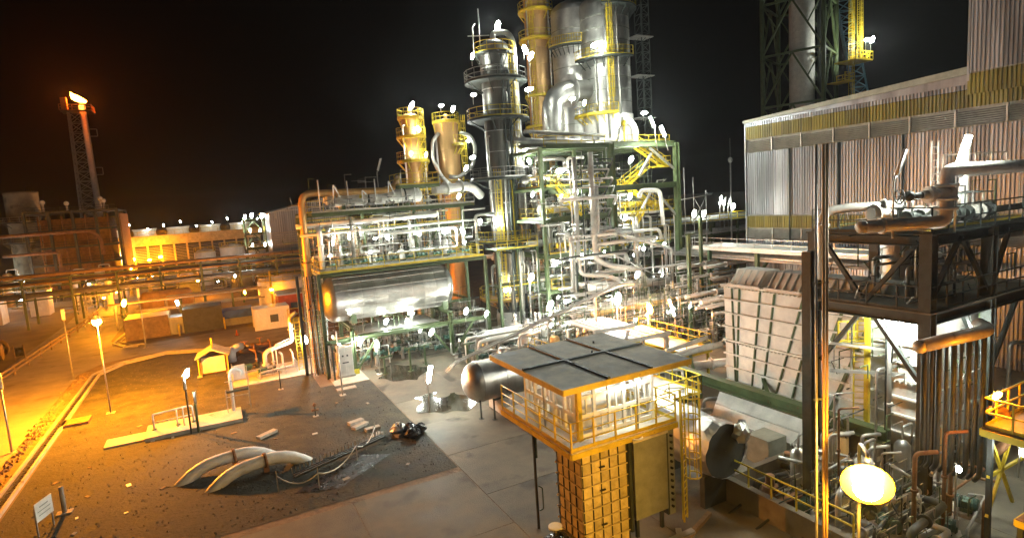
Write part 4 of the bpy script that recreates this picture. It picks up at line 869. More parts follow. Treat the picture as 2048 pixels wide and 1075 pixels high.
pipe('fat pale header pipe lying below the two thick risers', [(34,48.6,5.4),(43,46.4,5.2)], .42, 'pipe', None, ((0,.2),(0,.6)), 14)
pipe('white hooked pipe glowing beside the lower yellow stairs', [(41.8,49.4,14.2),(42.1,49.4,15.0),(44.6,49.2,14.9),(44.8,49.1,11.0)], .22, 'white', None, ((2,.3),), 12, bend=.7)
pipe('slanting slender pipe crossing below the yellow stairs', [(38,48.6,10.6),(43.4,46.4,8.6),(43.4,46.4,4)], .16, 'galv', None, ((0,.5),), 8)
pipe('slim slanting pipe lower in front of the green structure', [(36.6,47.6,8.6),(41.6,45.8,5.6)], .07, 'galv')
pipe('silver bundle pipe running from tall column to green structure', [(30.4,57.4,21.6),(31.4,56.4,21.2),(38,54,20.7),(42,53.6,20.6)], .34, 'alu', 'silver pipes leaving the tall column', ((2,.3),), 12)
pipe('silver bundle pipe running from tall column to green structure', [(31.2,56.6,20.6),(38.4,53.4,20.2),(42.0,53,20.2),(42.6,53,22.4),(43.6,53.2,22.6)], .26, 'alud', 'silver pipes leaving the tall column', (), 10)
pipe('silver bundle pipe running from tall column to green structure', [(31.6,56,22.2),(38.4,53,21.4),(40.4,53,21.3)], .2, 'pipe', 'silver pipes leaving the tall column', (), 10)
for i in range(80):
    x = rnd.uniform(30.8,46.5); y = rnd.uniform(50.2,62); r = rnd.choice([.06,.08,.1,.14,.18,.24]); za = rnd.choice([0,0,5.4,9.1,12.8]); zb = za+rnd.uniform(2,7); dx = rnd.choice([-1,1])*rnd.uniform(.8,4)
    if x > 38.8 and za > 9.2: continue
    pts = [(x,y,za),(x,y,min(zb,19)),(x+dx,y,min(zb,19))] if rnd.random() < .8 else [(x,y,za),(x,y,zb),(x,y+3,zb)]
    mm = rnd.choice(['white','galv','pipe','pipe','alud']); rr_ = r; pipe(words(rr_, mm)+'bent pipe rising from '+{0:'the ground',5.4:'the first deck',9.1:'the second deck',12.8:'the third deck'}[za]+' of the tall green structure', pts, rr_, mm, G2, ((0,.4),) if r > .12 else ())
for i in range(26):
    x = rnd.uniform(31.8,37); L = rnd.uniform(5,11); y = rnd.uniform(49,60); z = rnd.choice([5.7,6.3,7.6,8.4,9.6,10.6,11.6,13.4,14.6,16.6]); r = rnd.choice([.1,.14,.18,.24])
    mm = rnd.choice(['pipe','galv','white','alud']); rr_ = r; pipe(words(rr_, mm)+'level pipe crossing the '+('lower' if z < 8 else 'middle' if z < 12 else 'upper')+' part of the tall green structure', [(x,y,z),(x+L,y,z),(x+L+.4,y,z-1.2)], rr_, mm, G2+' running level', ((0,.3),), 8)
for i in range(16):
    kx, ky, kz = 31.9+(i % 4)*1.9, 52.2+(i//4 % 2)*2+rnd.random(), [5.3,9,12.7,16][i//4]
    t = thing('heat_exchanger', ['leftmost','second','third','rightmost'][i % 4]+' exchanger drum on the '+['lowest','second','third','highest'][i//4]+' deck of the green structure', 'heat exchanger', 'exchangers on the green structure', (kx,ky,kz)); r = rnd.uniform(.3,.55); L = rnd.uniform(1.6,3)
    part('shell', M().lathe([(.01,-.2),(r,0),(r,L),(.01,L+.2)], (-L/2,0,.9), 'x', 16), rnd.choice(['alu','white','alud']), t); part('saddle', M().box(-L*.35,-r,0,-L*.25,r,.7), 'green', t); part('saddle', M().box(L*.25,-r,0,L*.35,r,.7), 'green', t); part('nozzle', M().tube([(0,0,1),(0,0,2.1),(1.2,0,2.1)], .1, 8), 'galv', t)
for i in range(14): valve('yellow-wheeled valve on a deck of the green structure', (31.4+i*1.1, 51.3, rnd.choice([9.8,13.5,16.8]) if i < 7 else 13.5), 1.0, 'valves on the green structure', 'yellow')
part('valve_post', M().cyl((41.4,51,20), (41.4,51,22.2), .12, 8).ball((41.4,51,22.4), .34, 8, 5), 'yellow', B)
pipe('short fat goose-neck vent at the corner of the top deck', [(43.2,51.4,20),(43.2,51.4,22.0),(42.4,51.4,22.8),(41.6,51.6,22.8)], .38, 'white', None, (), 14, bend=.9)
for lb, p, mt, r in [('white lamp glowing under the top deck by the yellow stairs',(42.0,50.8,18.4),'wx',.34),('wide white lamp left in the tall green structure',(32.4,50.4,17.5),'wx',.36),('white lamp right of the left yellow stairs',(33.9,49.9,15.1),'w',.3),('small white lamp at the left end of the green structure',(29.8,51.8,15.3),'w',.24),('lamp shining under the white deck edge',(40.4,50.2,12.1),'w',.28),('lamp behind the glowing white hooked pipe',(41.5,50.6,14.4),'w',.32),('white lamp deep inside the green structure at mid height',(36.5,54,11.2),'w',.3),('white lamp deep inside the green structure lower down',(33.0,53,7.8),'w',.3),
    ('white lamp at the tan pipe elbow right of the tall column',(27.4,48.9,7.2),'w',.36),('tall white lamp on a pole right of the tall column foot',(28.6,47.6,4.4),'wx',.42),('white lamp behind the tall pole lamp',(30.2,47.0,4.7),'w',.28),('small white lamp beside the fat pale header',(36.6,44.0,6.8),'w',.3),('bright white lamp above the white canopy',(29.9,38.6,6.0),'wx',.42),('orange sodium lamp right of the white canopy lamp',(31.6,36.6,5.2),'ss',.36),
    ('left lamp on the walkway beyond the green structure',(45.0,44.6,12.2),'w',.32),('right lamp on the walkway beyond the green structure',(45.9,44.2,12.1),'w',.32),('left far lamp beside the corrugated building corner',(71.2,64.4,12.2),'w',.36),('right far lamp beside the corrugated building corner',(72.6,63.8,11.5),'w',.4)]:
    flood(lb, p, mt, r, None, 1.2)
for lb, x, y, z in [('thin pole of the tall lamp right of the column foot',28.6,47.75,4.9),('thin pole of the lamp above the white canopy',29.9,38.8,6.4),('thin pole of the orange lamp beside the canopy',31.6,36.8,5.6)]:
    t = thing('lamp_post', lb, 'post'); part('pole', M().cyl((x,y,0), (x,y,z), .06, 8), 'galv', t); part('arm', M().beam((x,y,z), (x,y-.15,z), .05), 'galv', t)
tube_lamp('slanting unlit tube lamp right of the orange canopy lamp', (33.6,35.8,0), (33.6,35.8,4.2), (-.35,0,1), 1.6, 'wt', 'tube lamps near the canopy', .05, .2)
for k in range(3): tube_lamp('slanting tube lamp far off beside the building corner', (71+k*.9,65,8), (71+k*.9,65,11.8-k*.2), (.3,0,1), 1.4, 'wt' if k == 0 else None, 'tube lamps at the building corner', .06, .22)
t = thing('mast', 'slim pale antenna mast rising beside the corrugated building', 'mast'); part('pole', M().cyl((72.3,63.9,0), (72.3,63.9,18.5), .16, 8, .1), 'galv', t); part('tip', M().ball((72.3,63.9,18.7), .35, 8, 5, 1.3).cyl((72.3,63.9,18.7), (72.3,63.9,22), .03, 5), 'galv', t)
t = thing('scaffold', 'bare scaffold poles standing right of the green structure', 'scaffold')
for x in (49.0,50.4,52.4): part('pole', M().cyl((x,50,6), (x,50,17.2-(x-49)*.8), .06, 6), 'galv', t)
part('ledger', M().cyl((48.5,50,13.6), (53.4,50,14.0), .06, 6).cyl((48.5,50,11.2), (53,50,11.3), .06, 6).cyl((50.4,50,11), (52.4,50,13.8), .05, 6).cyl((52.4,50,11), (50.4,50,13.8), .05, 6), 'galv', t)
for i in range(44):
    x = rnd.uniform(31,47) if i < 30 else rnd.uniform(25.5,31); y = rnd.uniform(49.2,50.8) if i < 30 else rnd.uniform(52,55); r = rnd.choice([.07,.09,.12,.15,.2]); mm = rnd.choice(['pipe','green','galv','dark','pipe']); mm = 'alud' if mm == 'green' else mm
    za, zb = rnd.choice([0,0,3,5]), rnd.choice([8,11,12.4,15.8,17.5]); zb = min(zb, 12 if x > 38.8 else 18, 9.5 if i >= 30 else 18); d = rnd.choice([-1,1])*rnd.uniform(.6,2.2)
    pipe(words(r, mm)+('upright riser at the front of the tall green structure' if i < 30 else 'upright riser beside the foot of the tall column'), [(x,y,za),(x,y,zb),(x+d*.4,y+1.2,zb)], r, mm, 'front risers of the green structure' if i < 30 else 'risers beside the tall column', ((0,rnd.uniform(.2,.8)),) if r > .1 else ())
for i in range(40):
    x0 = rnd.uniform(30.8,38); L = rnd.uniform(4,9); y = rnd.uniform(48.6,50.6); z = rnd.uniform(2.2,11.5) if i < 28 else rnd.uniform(12.9,18.6); r = rnd.choice([.06,.08,.1,.14,.18]); mm = rnd.choice(['pipe','galv','dark','alud'])
    if i >= 28: L = min(L, 38.2-x0)
    if L < 1: continue
    pipe(words(r, mm)+'level pipe across the '+('lower' if i < 28 else 'upper')+' front of the tall green structure', [(x0,y,z),(x0+L,y,z),(x0+L,y+.6,z-.8)], r, mm, 'front level pipes of the green structure', ((0,.5),) if r > .1 else ())
for i in range(26):
    x0 = rnd.uniform(40,46); y = 40+i*.32; z = 1.2+(i % 6)*1.15; r = rnd.choice([.08,.12,.16,.2]); mm = rnd.choice(['pipe','galv','alud','pipe'])
    pipe(words(r, mm)+'level pipe between the frame corner and the pale bridge', [(x0,y,z),(50.6,y,z)], r, mm, 'level pipes right of the frame', ((0,.4),) if r > .1 else ())
part('walkway', M().box(25.6,52.4,9.8,30.4,55.4,9.9).box(25.6,52.4,5.9,30.4,55.4,6.0), 'green', B); part('railing', rail_m([(25.6,52.4,9.9),(30.4,52.4,9.9)], rail_m([(25.6,52.4,6.0),(30.4,52.4,6.0)], None, 1.1, 1.3), 1.1, 1.3), 'yellow', B)
for x in (25.7,28,30.3): part('column', M().beam((x,52.5,0), (x,52.5,9.8), .25), 'green', B)
# east racks
t = thing('pipe_rack', 'two level pipe rack between the green structure and the building', 'pipe rack')
for x in (40,46,52,58,64,70,76):
    for y in (66,71): part('column', M().beam((x,y,0), (x,y,9.6), .35), 'green', t)
    for z in (5.0,7.2,9.4): part('beam', M().beam((x,65.6,z), (x,71.4,z), .3), 'green', t)
for z in (5.0,7.2,9.4): part('stringer', M().beam((38,65.8,z), (84,65.8,z), .3), 'green', t)
part('walkway', M().box(40,64.2,9.5,90,65.6,9.6), 'galv', t); part('railing', rail_m([(44,64.2,9.6),(90,64.2,9.6)], None, 1.1, 2, .07), 'yellow', t)
for z in (5.2,7.4,9.6):
    for j in range(7):
        r = rnd.choice([.14,.18,.22,.3]); y = 66+j*.72; mm = rnd.choice(['pipe','galv','white','pipe']); rr_ = r; pipe(words(rr_, mm)+'pipe on the '+{5.2:'lower',7.4:'middle',9.6:'top'}[z]+' level of the rack toward the building', [(rnd.uniform(30,40),y,z+r),(rnd.uniform(84,96),y,z+r)], rr_, mm, 'pipes on the rack toward the building', (), 8)
t = thing('pipe_rack', 'low pipe sleepers in front of the tall green structure', 'pipe rack')
for x in (30,36,42,48): part('column', M().beam((x,43.5,0), (x,43.5,3.4), .25).beam((x,47.5,0), (x,47.5,3.4), .25).beam((x,43.2,3.4), (x,47.8,3.4), .25).beam((x,43.2,1.8), (x,47.8,1.8), .22), 'green', t)
for j in range(16):
    r = rnd.choice([.1,.14,.18,.24]); y = 43.6+(j % 8)*.5; z = 1.95 if j < 8 else 3.55; e = rnd.uniform(44,51)
    mm = rnd.choice(['pipe','galv','tan','pipe']); rr_ = r; pipe(words(rr_, mm)+'pipe on the '+('lower' if j < 8 else 'upper')+' sleepers before the green structure', [(rnd.uniform(27,34),y,z+r),(e,y,z+r),(e,y,z+rnd.choice([-1.4,2.2]))], rr_, mm, 'pipes on the low sleepers', ((0,.5),), 8)
for i in range(30):
    x = rnd.uniform(39,51); y = rnd.uniform(38,49); r = rnd.choice([.07,.1,.12,.16]); z = rnd.uniform(1,6); dx = rnd.uniform(-3,3)
    if x > 50: continue
    mm = rnd.choice(['pipe','galv','alud','tan']); rr_ = r; pipe(words(rr_, mm)+'bent pipe in the orange lit clutter right of the canopy', [(x,y,0),(x,y,z),(x+dx,y,z),(x+dx,y,z+.8)], rr_, mm, 'pipes right of the canopy', ((0,.5),))
for x, y, h, lb in [(45.3,44.1,12.0,'slim green lamp post carrying the walkway lamps'),(40.5,41,10.5,'tall green post with pipe elbow right of the frame')]:
    t = thing('steel_post', lb, 'post'); part('post', M().hsec((x,y,0), (x,y,h), .3), 'green', t); part('arm', M().beam((x-.4,y,h), (x+.8,y,h+.05), .12), 'green', t)
for i in range(8):
    x, y = 39+i*1.5+rnd.random(), 37+rnd.random()*8
    if x > 50: continue
    pump_skid('pump skid in the clutter right of the white canopy', x, y, 0, rnd.random()*3, 1., 'pump skids right of the canopy')
# bundle right of the pump area, in front of the tall column
for i in range(16):
    y = 44+rnd.random()*7; x0 = 19.5+rnd.random()*3; x1 = 26+rnd.random()*4; z = rnd.choice([.6,.9,1.3,1.8,2.3]); r = rnd.choice([.07,.1,.13,.17])
    mm = rnd.choice(['alu','galv','white','alu']); rr_ = r; pipe(words(rr_, mm)+'bent pipe in the low bundle before the tall column', [(x0,y,0),(x0,y,z),(x1,y,z),(x1,y+1.5,z),(x1,y+1.5,z+1)], rr_, mm, 'silver pipes in the low bundle', (), 8)
for i in range(7): pump_skid('pump skid beside the low bundle before the tall column', 20.5+i*1.6, 47+rnd.random()*5, 0, rnd.random()*3, .9, 'pump skids before the tall column')
for i in range(8): valve('valve in the low pipe bundle before the tall column', (20+i*1.2, 43.5+rnd.random()*2, 1.4), 1.2, 'valves in the low bundle')
t = thing('cable_bridge', 'pair of slim silver pipes climbing across the yard to the right', 'pipe bridge')
for k in (0,.35): part('pipe', M().tube([(15.5,42.2+k,1.6),(16.2,42.0+k,2.3),(29.6,38.0+k,7.3),(31,37.6+k,7.3)], .09, 8), 'galv', t)
for f in (.25,.55,.85): x = 16.2+13.4*f; y = 42-4*f; z = 2.3+5*f; part('post', M().beam((x,y,0), (x,y,z-.1), .12).beam((x,y-.2,z-.14), (x,y+.6,z-.14), .08), 'galv', t)
for i in range(12):
    t = thing('small_vessel', 'small upright vessel standing in the right middle clutter', 'vessel', 'small vessels in the right middle clutter', (rnd.uniform(24,34), rnd.uniform(41,48), 0)); r, h = rnd.uniform(.3,.6), rnd.uniform(1.4,3.0)
    part('shell', M().lathe([(r,.3),(r,h),(r*.6,h+.2),(.01,h+.3)], (0,0,0), 'z', 14), rnd.choice(['alu','white','tan']), t); part('nozzle', M().tube([(0,0,h),(0,0,h+.6),(.9,0,h+.6),(.9,0,0)], .07, 6), 'galv', t); part('stand', M().box(-r,-r,0,r,r,.3), 'block', t)

# ================================================================== CORRUGATED BUILDING, LATTICE TOWER, CRANE
WX, Y0, Y1 = 51.4, 43.2, 4.0
bld = thing('corrugated_building', 'large grey corrugated turbine building with yellow bands', 'building')
part('core', M().box(WX+.15,Y1,0,WX+30,Y0-.1,20.7), 'grey', bld)
part('gable_end', M().box(WX+.1,Y0-.098,0,WX+30,Y0,20.9), 'sheet', bld)
SH = 1.08; NS = int((Y0-Y1)/SH)
def sheet_mesh(h, mt, thin=.09):
    m = M(); w = SH-.02; k = 4; pts = []
    for i in range(k): y0 = -w*i/k; d = w/k; pts += [(0,y0),(0,y0-d*.45),(-thin,y0-d*.55),(-thin,y0-d*.9)]
    pts.append((0,-w)); n = len(pts)
    m.add([(x,y,0) for x, y in pts]+[(x,y,h) for x, y in pts], [(i+1,i,n+i,n+i+1) for i in range(n-1)])
    return m.mesh('cladding_sheet', X[mt])
bands = [(0,9.1,'sheet',0),(10.3,11.5,'ysheet',.12),(11.6,18.1,'sheet',0),(19.5,20.8,'ysheet',.12),(20.82,21.2,'sheet',.16)]
for z0, z1, mt, off in bands:
    me = sheet_mesh(z1-z0, mt)
    for i in range(NS): link('cladding_sheet', me, bld, (WX-off-rnd.uniform(0,.02), Y0-i*SH, z0))
for z0, z1 in ((9.2,10.25),(18.2,19.45)):
    m = M(); k = int((z1-z0)/.16)
    for j in range(k):
        z = z0+j*.16; m.add([(WX-.05,Y0,z+.12),(WX-.05,Y1,z+.12),(WX-.25,Y1,z),(WX-.25,Y0,z)], [(0,1,2,3),(3,2,1,0)])
    part('louver', m, 'louv', bld); m = M()
    for i in range(0, NS, 3): m.box(WX-.28,Y0-i*SH-.06,z0,WX-.05,Y0-i*SH+.06,z1)
    part('mullion', m, 'louv', bld)
part('corner_trim', M().box(WX-.22,Y0+.002,0,WX+.1,Y0+.12,21.2), 'sheet', bld)
part('parapet', M().add([(WX-.35,Y0+.2,21.22),(WX-.35,Y1,22.6),(WX+.3,Y1,22.6),(WX+.3,Y0+.2,21.22),(WX-.35,Y0+.2,21.5),(WX-.35,Y1,23.4),(WX+.3,Y1,23.4),(WX+.3,Y0+.2,21.5)], [(0,1,5,4),(1,2,6,5),(2,3,7,6),(3,0,4,7),(4,5,6,7),(0,3,2,1)]), 'grey', bld)
part('fascia', M().add([(WX-.1,Y0,21.2),(WX-.1,Y1,21.2),(WX-.1,Y1,22.62),(WX-.1,Y0,21.24)], [(0,1,2,3)]), 'sheet', bld)
UY = 22.9
part('upper_block', M().box(WX-.4,Y1,21.9,WX+24,UY-.1,36), 'grey', bld)
me = sheet_mesh(14.0, 'sheet')
for i in range(int((UY-Y1)/SH)): link('cladding_sheet', me, bld, (WX-.45, UY-i*SH, 22.0))
part('corner_trim', M().box(WX-.55,UY-.1,21.4,WX-.2,UY+.05,36), 'sheet', bld)
me = sheet_mesh(1.5, 'ysheet')
for i in range(int((UY-Y1)/SH)): link('cladding_sheet', me, bld, (WX-.52, UY-i*SH, 20.4+.0))
for y in (38,33,27.5): part('downpipe', M().cyl((WX-.2,y,9), (WX-.2,y,18.1), .09, 8), 'dark', bld)
# wall brackets/pipes in front of the building base
t = thing('pipe_bridge', 'pale covered pipe bridge along the foot of the corrugated building', 'pipe bridge')
part('deck', M().box(46,24,8.3,50.8,46,8.6), 'white', t); part('railing', rail_m([(46,24,8.6),(46,46,8.6)], None, 1.0, 2.0), 'galv', t)
for y in (26,32,38,44): part('post', M().hsec((46.4,y,0), (46.4,y,8.3), .35), 'green', t); part('knee', M().beam((46.4,y,6), (49,y,8.2), .2), 'green', t)
for j in range(6): pipe('long pipe running under the pale bridge at the building foot', [(47+j*.6,22,7.7-.2*(j % 2)),(47+j*.6,52,7.7-.2*(j % 2))], rnd.choice([.14,.2,.26]), rnd.choice(['pipe','galv','white']), 'pipes under the pale bridge', (), 8)
for j in range(8): pipe('long level pipe at half height behind the ribbed casing', [(36+j*.3,34+j*.9,4.4+.35*(j % 3)),(50,34+j*.9,4.4+.35*(j % 3))], rnd.choice([.1,.14,.2]), rnd.choice(['pipe','galv','alud']), 'level pipes behind the ribbed casing', ((0,.3),), 8)
# lattice stack behind
t = thing('lattice_tower', 'green lattice tower round a white stack behind the building', 'tower')
ax, ay, hw = 110.5, 79.5, 5.6
ang = R(22)
def lp(a, b, z): return (ax+a*hw*math.cos(ang)-b*hw*math.sin(ang), ay+a*hw*math.sin(ang)+b*hw*math.cos(ang), z)
C4 = [(-1,-1),(1,-1),(1,1),(-1,1)]
for a, b in C4: part('leg', M().cyl(lp(a,b,0), lp(a,b,70), .42, 8), 'green', t)
m = M(); zz = [0,10,20,30,40,50,60,70]
for z0, z1 in zip(zz, zz[1:]):
    for (a, b), (c, d) in zip(C4, C4[1:]+C4[:1]):
        m.beam(lp(a,b,z1), lp(c,d,z1), .4); mid = lp((a+c)/2,(b+d)/2,z1); m.beam(lp(a,b,z0), mid, .34); m.beam(lp(c,d,z0), mid, .34)
        q = lp((a*3+c)/4,(b*3+d)/4,(z0+z1)/2); m.beam(q, lp(a,b,z1), .22); q = lp((a+c*3)/4,(b+d*3)/4,(z0+z1)/2); m.beam(q, lp(c,d,z1), .22)
part('bracing', m, 'green', t)
part('flue', M().cyl(lp(-.1,-.1,0), lp(-.1,-.1,74), 2.35, 28), 'white', t); part('flue', M().cyl(lp(.45,.3,0), lp(.45,.3,74), .7, 14), 'white', t); part('flue', M().cyl(lp(.62,-.55,0), lp(.62,-.55,74), .6, 12), 'dark', t)
for z in (37.4,):
    part('landing', M().box(113.4,69.6,z-.2,118.8,74,z), 'yellow', t); part('railing', rail_m([(113.4,69.6,z),(118.8,69.6,z),(118.8,74,z)], None, 1.5, 1.2, .14), 'yellow', t)
    part('landing', M().box(111.2,70.4,z-4.2,114.2,74,z-4), 'yellow', t); part('railing', rail_m([(111.2,70.4,z-4),(114.2,70.4,z-4),(114.2,74,z-4)], None, 1.5, 1.2, .14), 'yellow', t)
ladder(t, (114.2,71.2), 26, 62, 0, -1, True, 'yellow', 1.2); ladder(t, (117.2,71.4), 37, 66, 0, -1, True, 'yellow', 1.2)
flood('left of two white lamps on the lattice tower landing', (116.0,69.0,40.8), 'wx', .5, 'lamps on the lattice tower', 3); flood('right of two white lamps on the lattice tower landing', (117.6,69.0,40.9), 'wx', .5, 'lamps on the lattice tower', 3)
t = thing('crane_boom', 'pale blue lattice crane boom leaning beside the lattice tower', 'crane')
p0, p1 = Vector((142.6,84.6,26)), Vector((135.4,88.2,66)); m = M(); off = [Vector((-1.5,.75,0)),Vector((1.5,-.75,0)),Vector((0,2,0))]
for o_ in off: part('chord', M().beam(p0+o_, p1+o_, .34), 'blueste', t)
for k in range(16):
    for i in range(3):
        a = p0+(p1-p0)*k/16; b = p0+(p1-p0)*(k+1)/16; m.beam(a+off[i], b+off[(i+1) % 3], .2); m.beam(b+off[i], b+off[(i+1) % 3], .18)
part('lacing', m, 'blueste', t)

# ================================================================== RIBBED CASING, CANOPY, DRUM
rb = thing('ribbed_casing', 'large pale ribbed steel casing leaning outward toward its top', 'casing')
RX, RY0, RY1, RZ0, RZ1 = 29.0, 26.4, 14.6, 1.6, 8.6
part('core', M().add([(RX+.1,RY0-.05,RZ0),(RX+7,RY0-.05,RZ0),(RX+7,RY1,RZ0),(RX+.1,RY1,RZ0),(RX+.1,RY0+.02,RZ1),(RX+7,RY0+.02,RZ1),(RX+7,RY1,RZ1),(RX+.1,RY1,RZ1)], [(3,2,1,0),(4,5,6,7),(0,1,5,4),(1,2,6,5),(2,3,7,6),(3,0,4,7)]), 'casing', rb)
rows = [RZ0+.75+i*(RZ1-RZ0-.75)/7 for i in range(8)]
def ycut(k, z):     # slanted rib positions along the face
    f = (z-RZ0)/(RZ1-RZ0); top = [RY0+.0, RY0-.75, RY0-1.35, 23.5, 22.5, 20.6, 19.8, 18.2, 16.6, RY1][k]; bot = [RY0-.35, RY0-.95, RY0-1.0, 24.3, 23.5, 22.7, 21.6, 20.6, 19.4, RY1][k]
    return bot+(top-bot)*f
for i in range(7):
    za, zb = rows[i]+.02, rows[i+1]-.02
    for k in range(9):
        if ycut(k,za)-ycut(k+1,za) < .12: continue
        q = [(RX,ycut(k,za)-.03,za),(RX,ycut(k+1,za)+.03,za),(RX,ycut(k+1,zb)+.03,zb),(RX,ycut(k,zb)-.03,zb)]; d = rnd.uniform(.0,.03)
        part('panel', M().add([(x-d,y,z) for x, y, z in q]+[(x+.09,y,z) for x, y, z in q], [(0,1,2,3),(1,0,4,5),(2,1,5,6),(3,2,6,7),(0,3,7,4)]), 'casing', rb)
part('panel', M().box(RX-.02,RY1,RZ0,RX+.09,RY0-.35,rows[0]-.03), 'casing', rb)
for i, z in enumerate(rows):
    f = (z-RZ0)/(RZ1-RZ0); yy = RY0-.3*(1-f)+.1
    part('rib', M().box(RX-.2,RY1,z-.045,RX+.05,yy,z+.045), 'casing', rb)
    if i in (3, 7):
        m = M(); y = RY1
        while y < yy: m.box(RX-.27,y,z-.14,RX+.0,y+.07,z-.046); y += .26
        part('bolt_row', m, 'casing', rb)['kind'] = 'stuff'
m = M()
for k in range(1, 9): m.beam((RX-.07,ycut(k,rows[0]),rows[0]), (RX-.07,ycut(k,RZ1),RZ1), .06, .16)
part('slanted_rib', m, 'green', rb)
for i in range(4):
    y = RY0-.5-i*2.75; h = M().add([(RX-.05,y,RZ1+.05),(RX-.05,y-2.3,RZ1+.05),(RX+2.4,y-2.3,RZ1+.05),(RX+2.4,y,RZ1+.05),(RX+.75,y-.1,RZ1+1.0),(RX+.75,y-2.2,RZ1+1.0),(RX+1.9,y-2.2,RZ1+1.0),(RX+1.9,y-.1,RZ1+1.0)], [(0,4,5,1),(1,5,6,2),(2,6,7,3),(3,7,4,0),(4,7,6,5)])
    o = part('hatch', h, 'casing', rb); m = M()
    for k in range(5): yy = y-.15-k*.5; m.beam((RX-.08,yy,RZ1+.08), (RX+.72,yy,RZ1+1.0), .07, .1)
    m.box(RX-.16,y-2.4,RZ1+.046,RX+2.5,y+.05,RZ1+.14); part('hatch_rib', m, 'casing', o)
for y in (25.0,21.6): part('bracket', M().box(RX-.3,y-.15,1.9,RX-.03,y+.15,2.25), 'dark', rb)
bm = thing('support_beam', 'long olive green beam along the foot of the ribbed casing', 'beam'); part('beam', M().hsec((27.9,29.6,2.35), (27.9,15.5,2.35), .62), 'green', bm)
for y in (29,24.5,20.0): part('leg', M().hsec((27.9,y,0), (27.9,y,2.0), .35), 'green', bm)
for y in (28.0,22.0): part('knee', M().beam((27.9,y,2.1), (29.3,y+1.8,3.2), .2), 'green', bm)
hd = thing('intake_hood', 'pale sloping hood plates below the olive green beam', 'hood')
part('upper_plate', M().add([(27.6,25.6,1.95),(27.6,19.2,1.95),(26.4,19.6,.9),(26.2,25.0,.9)], [(0,3,2,1),(0,1,2,3)]).add([(26.2,25.0,.9),(26.4,19.6,.9),(26.4,19.6,0),(26.2,25,0)], [(0,3,2,1)]), 'casing', hd)
part('rib', M().beam((26.15,25,.92), (26.35,19.6,.92), .12).beam((26.9,25.3,1.42), (27.0,19.4,1.42), .08), 'casing', hd)
part('side_plate', M().add([(27.6,19.15,1.95),(26.4,19.55,.9),(26.2,18.2,0),(28.4,17.4,0)], [(0,1,2,3),(3,2,1,0)]), 'casing', hd); part('edge_rib', M().beam((26.5,19.4,.92), (26.0,17.7,.0), .14), 'casing', hd)
part('box', M().box(24.6,19.6,0,26.0,21.0,1.5), 'grey', hd)
dk = thing('insulated_duct', 'crumpled silver insulated duct with dark open end beside the caged ladder', 'duct')
dm = M(); prof = [(1.32,0),(1.36,.5),(1.3,1.3),(1.36,2.2),(1.32,3.2),(1.34,4.2),(1.28,5.4)]
dm.lathe(prof, (20.0,18.2,2.75), 'y', 26)
dm.v = [(x+rnd.uniform(-.05,.05), y+rnd.uniform(-.05,.05), z+rnd.uniform(-.05,.05)) for x, y, z in dm.v]; dm.s = [False]*len(dm.s)
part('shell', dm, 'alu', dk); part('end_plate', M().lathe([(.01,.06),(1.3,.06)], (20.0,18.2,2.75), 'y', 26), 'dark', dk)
fp = M().ball((20.7,18.0,3.6), .42, 9, 6, 1.2); fp.v = [(x*1+rnd.uniform(-.1,.1), y+rnd.uniform(-.1,.1), z+rnd.uniform(-.1,.1)) for x, y, z in fp.v]; fp.s = [False]*len(fp.s); part('loose_foil', fp, 'alu', dk)
for y in (18.8,22.5): part('cradle', M().box(19.0,y-.15,0,21.0,y+.15,1.6), 'dark', dk)
cn = thing('white_canopy', 'white double roofed canopy glowing behind the hut', 'canopy')
for i, (x0, y0, x1, y1, z) in enumerate([(25.4,36.0,29.4,40.2,4.4),(25.6,33.0,30.4,36.2,4.15)]):
    o = part('roof', M().add([(x0,y0,z),(x1,y0,z-.25),(x1,y1,z-.2),(x0,y1,z+.05),(x0,y0,z+.1),(x1,y0,z-.15),(x1,y1,z-.1),(x0,y1,z+.15)], [(3,2,1,0),(4,5,6,7),(0,1,5,4),(1,2,6,5),(2,3,7,6),(3,0,4,7)]), 'white', cn)
    m = M()
    for k in range(1,6): m.beam((x0+(x1-x0)*k/6,y0,z+.12-.25*k/6), (x0+(x1-x0)*k/6,y1,z+.16-.25*k/6), .06)
    part('seam', m, 'white', o); part('edge', M().box(x0-.04,y0-.06,z-.3,x1+.04,y0-.005,z+.02), 'white', o)
for x, y in ((25.7,33.2),(25.7,36.4),(25.7,40),(30.2,33.2),(29.2,40),(30.2,36)): part('post', M().hsec((x,y,0), (x,y,3.8), .28), 'white', cn); part('curved_bracket', M().tube([(x,y,2.9),(x,y,3.6),(x+(.7 if x < 27 else -.7),y,3.85)], .1, 6, .5), 'white', cn)
part('machine', M().box(26.4,34,.2,29.4,39.4,2.2).cyl((26.6,35,2.4), (29.2,35,2.4), .6, 14).cyl((26.6,38,2.3), (29.2,38,2.3), .5, 14), 'valve', cn)
w = thing('yellow_walkway', 'yellow railed walkway on both sides of the white canopy', 'walkway')
deck(w, 30.6,31.5,33.2,40,2.6,'yellow','fr','yellow',.12,'galv',1.2); deck(w, 22.2,36.4,25.2,40.8,2.6,'yellow','fl','yellow',.12,'galv',1.2)
for x, y in ((30.8,31.7),(33,31.7),(33,39.8),(22.4,36.6),(22.4,40.6)): part('post', M().beam((x,y,0), (x,y,2.4), .16), 'yellow', w)
tube_lamp('leaning unlit tube lamp standing behind the hut roof', (25.0,32.0,0), (25.0,32.0,3.6), (.45,.1,1), 1.5, None, 'tube lamps near the canopy', .05, .2)
pipe('fat white pipe lying right of the white canopy', [(30.2,30.8,1.9),(37.5,27.5,2.1)], .3, 'white', None, ((0,.2),(0,.7)), 12)
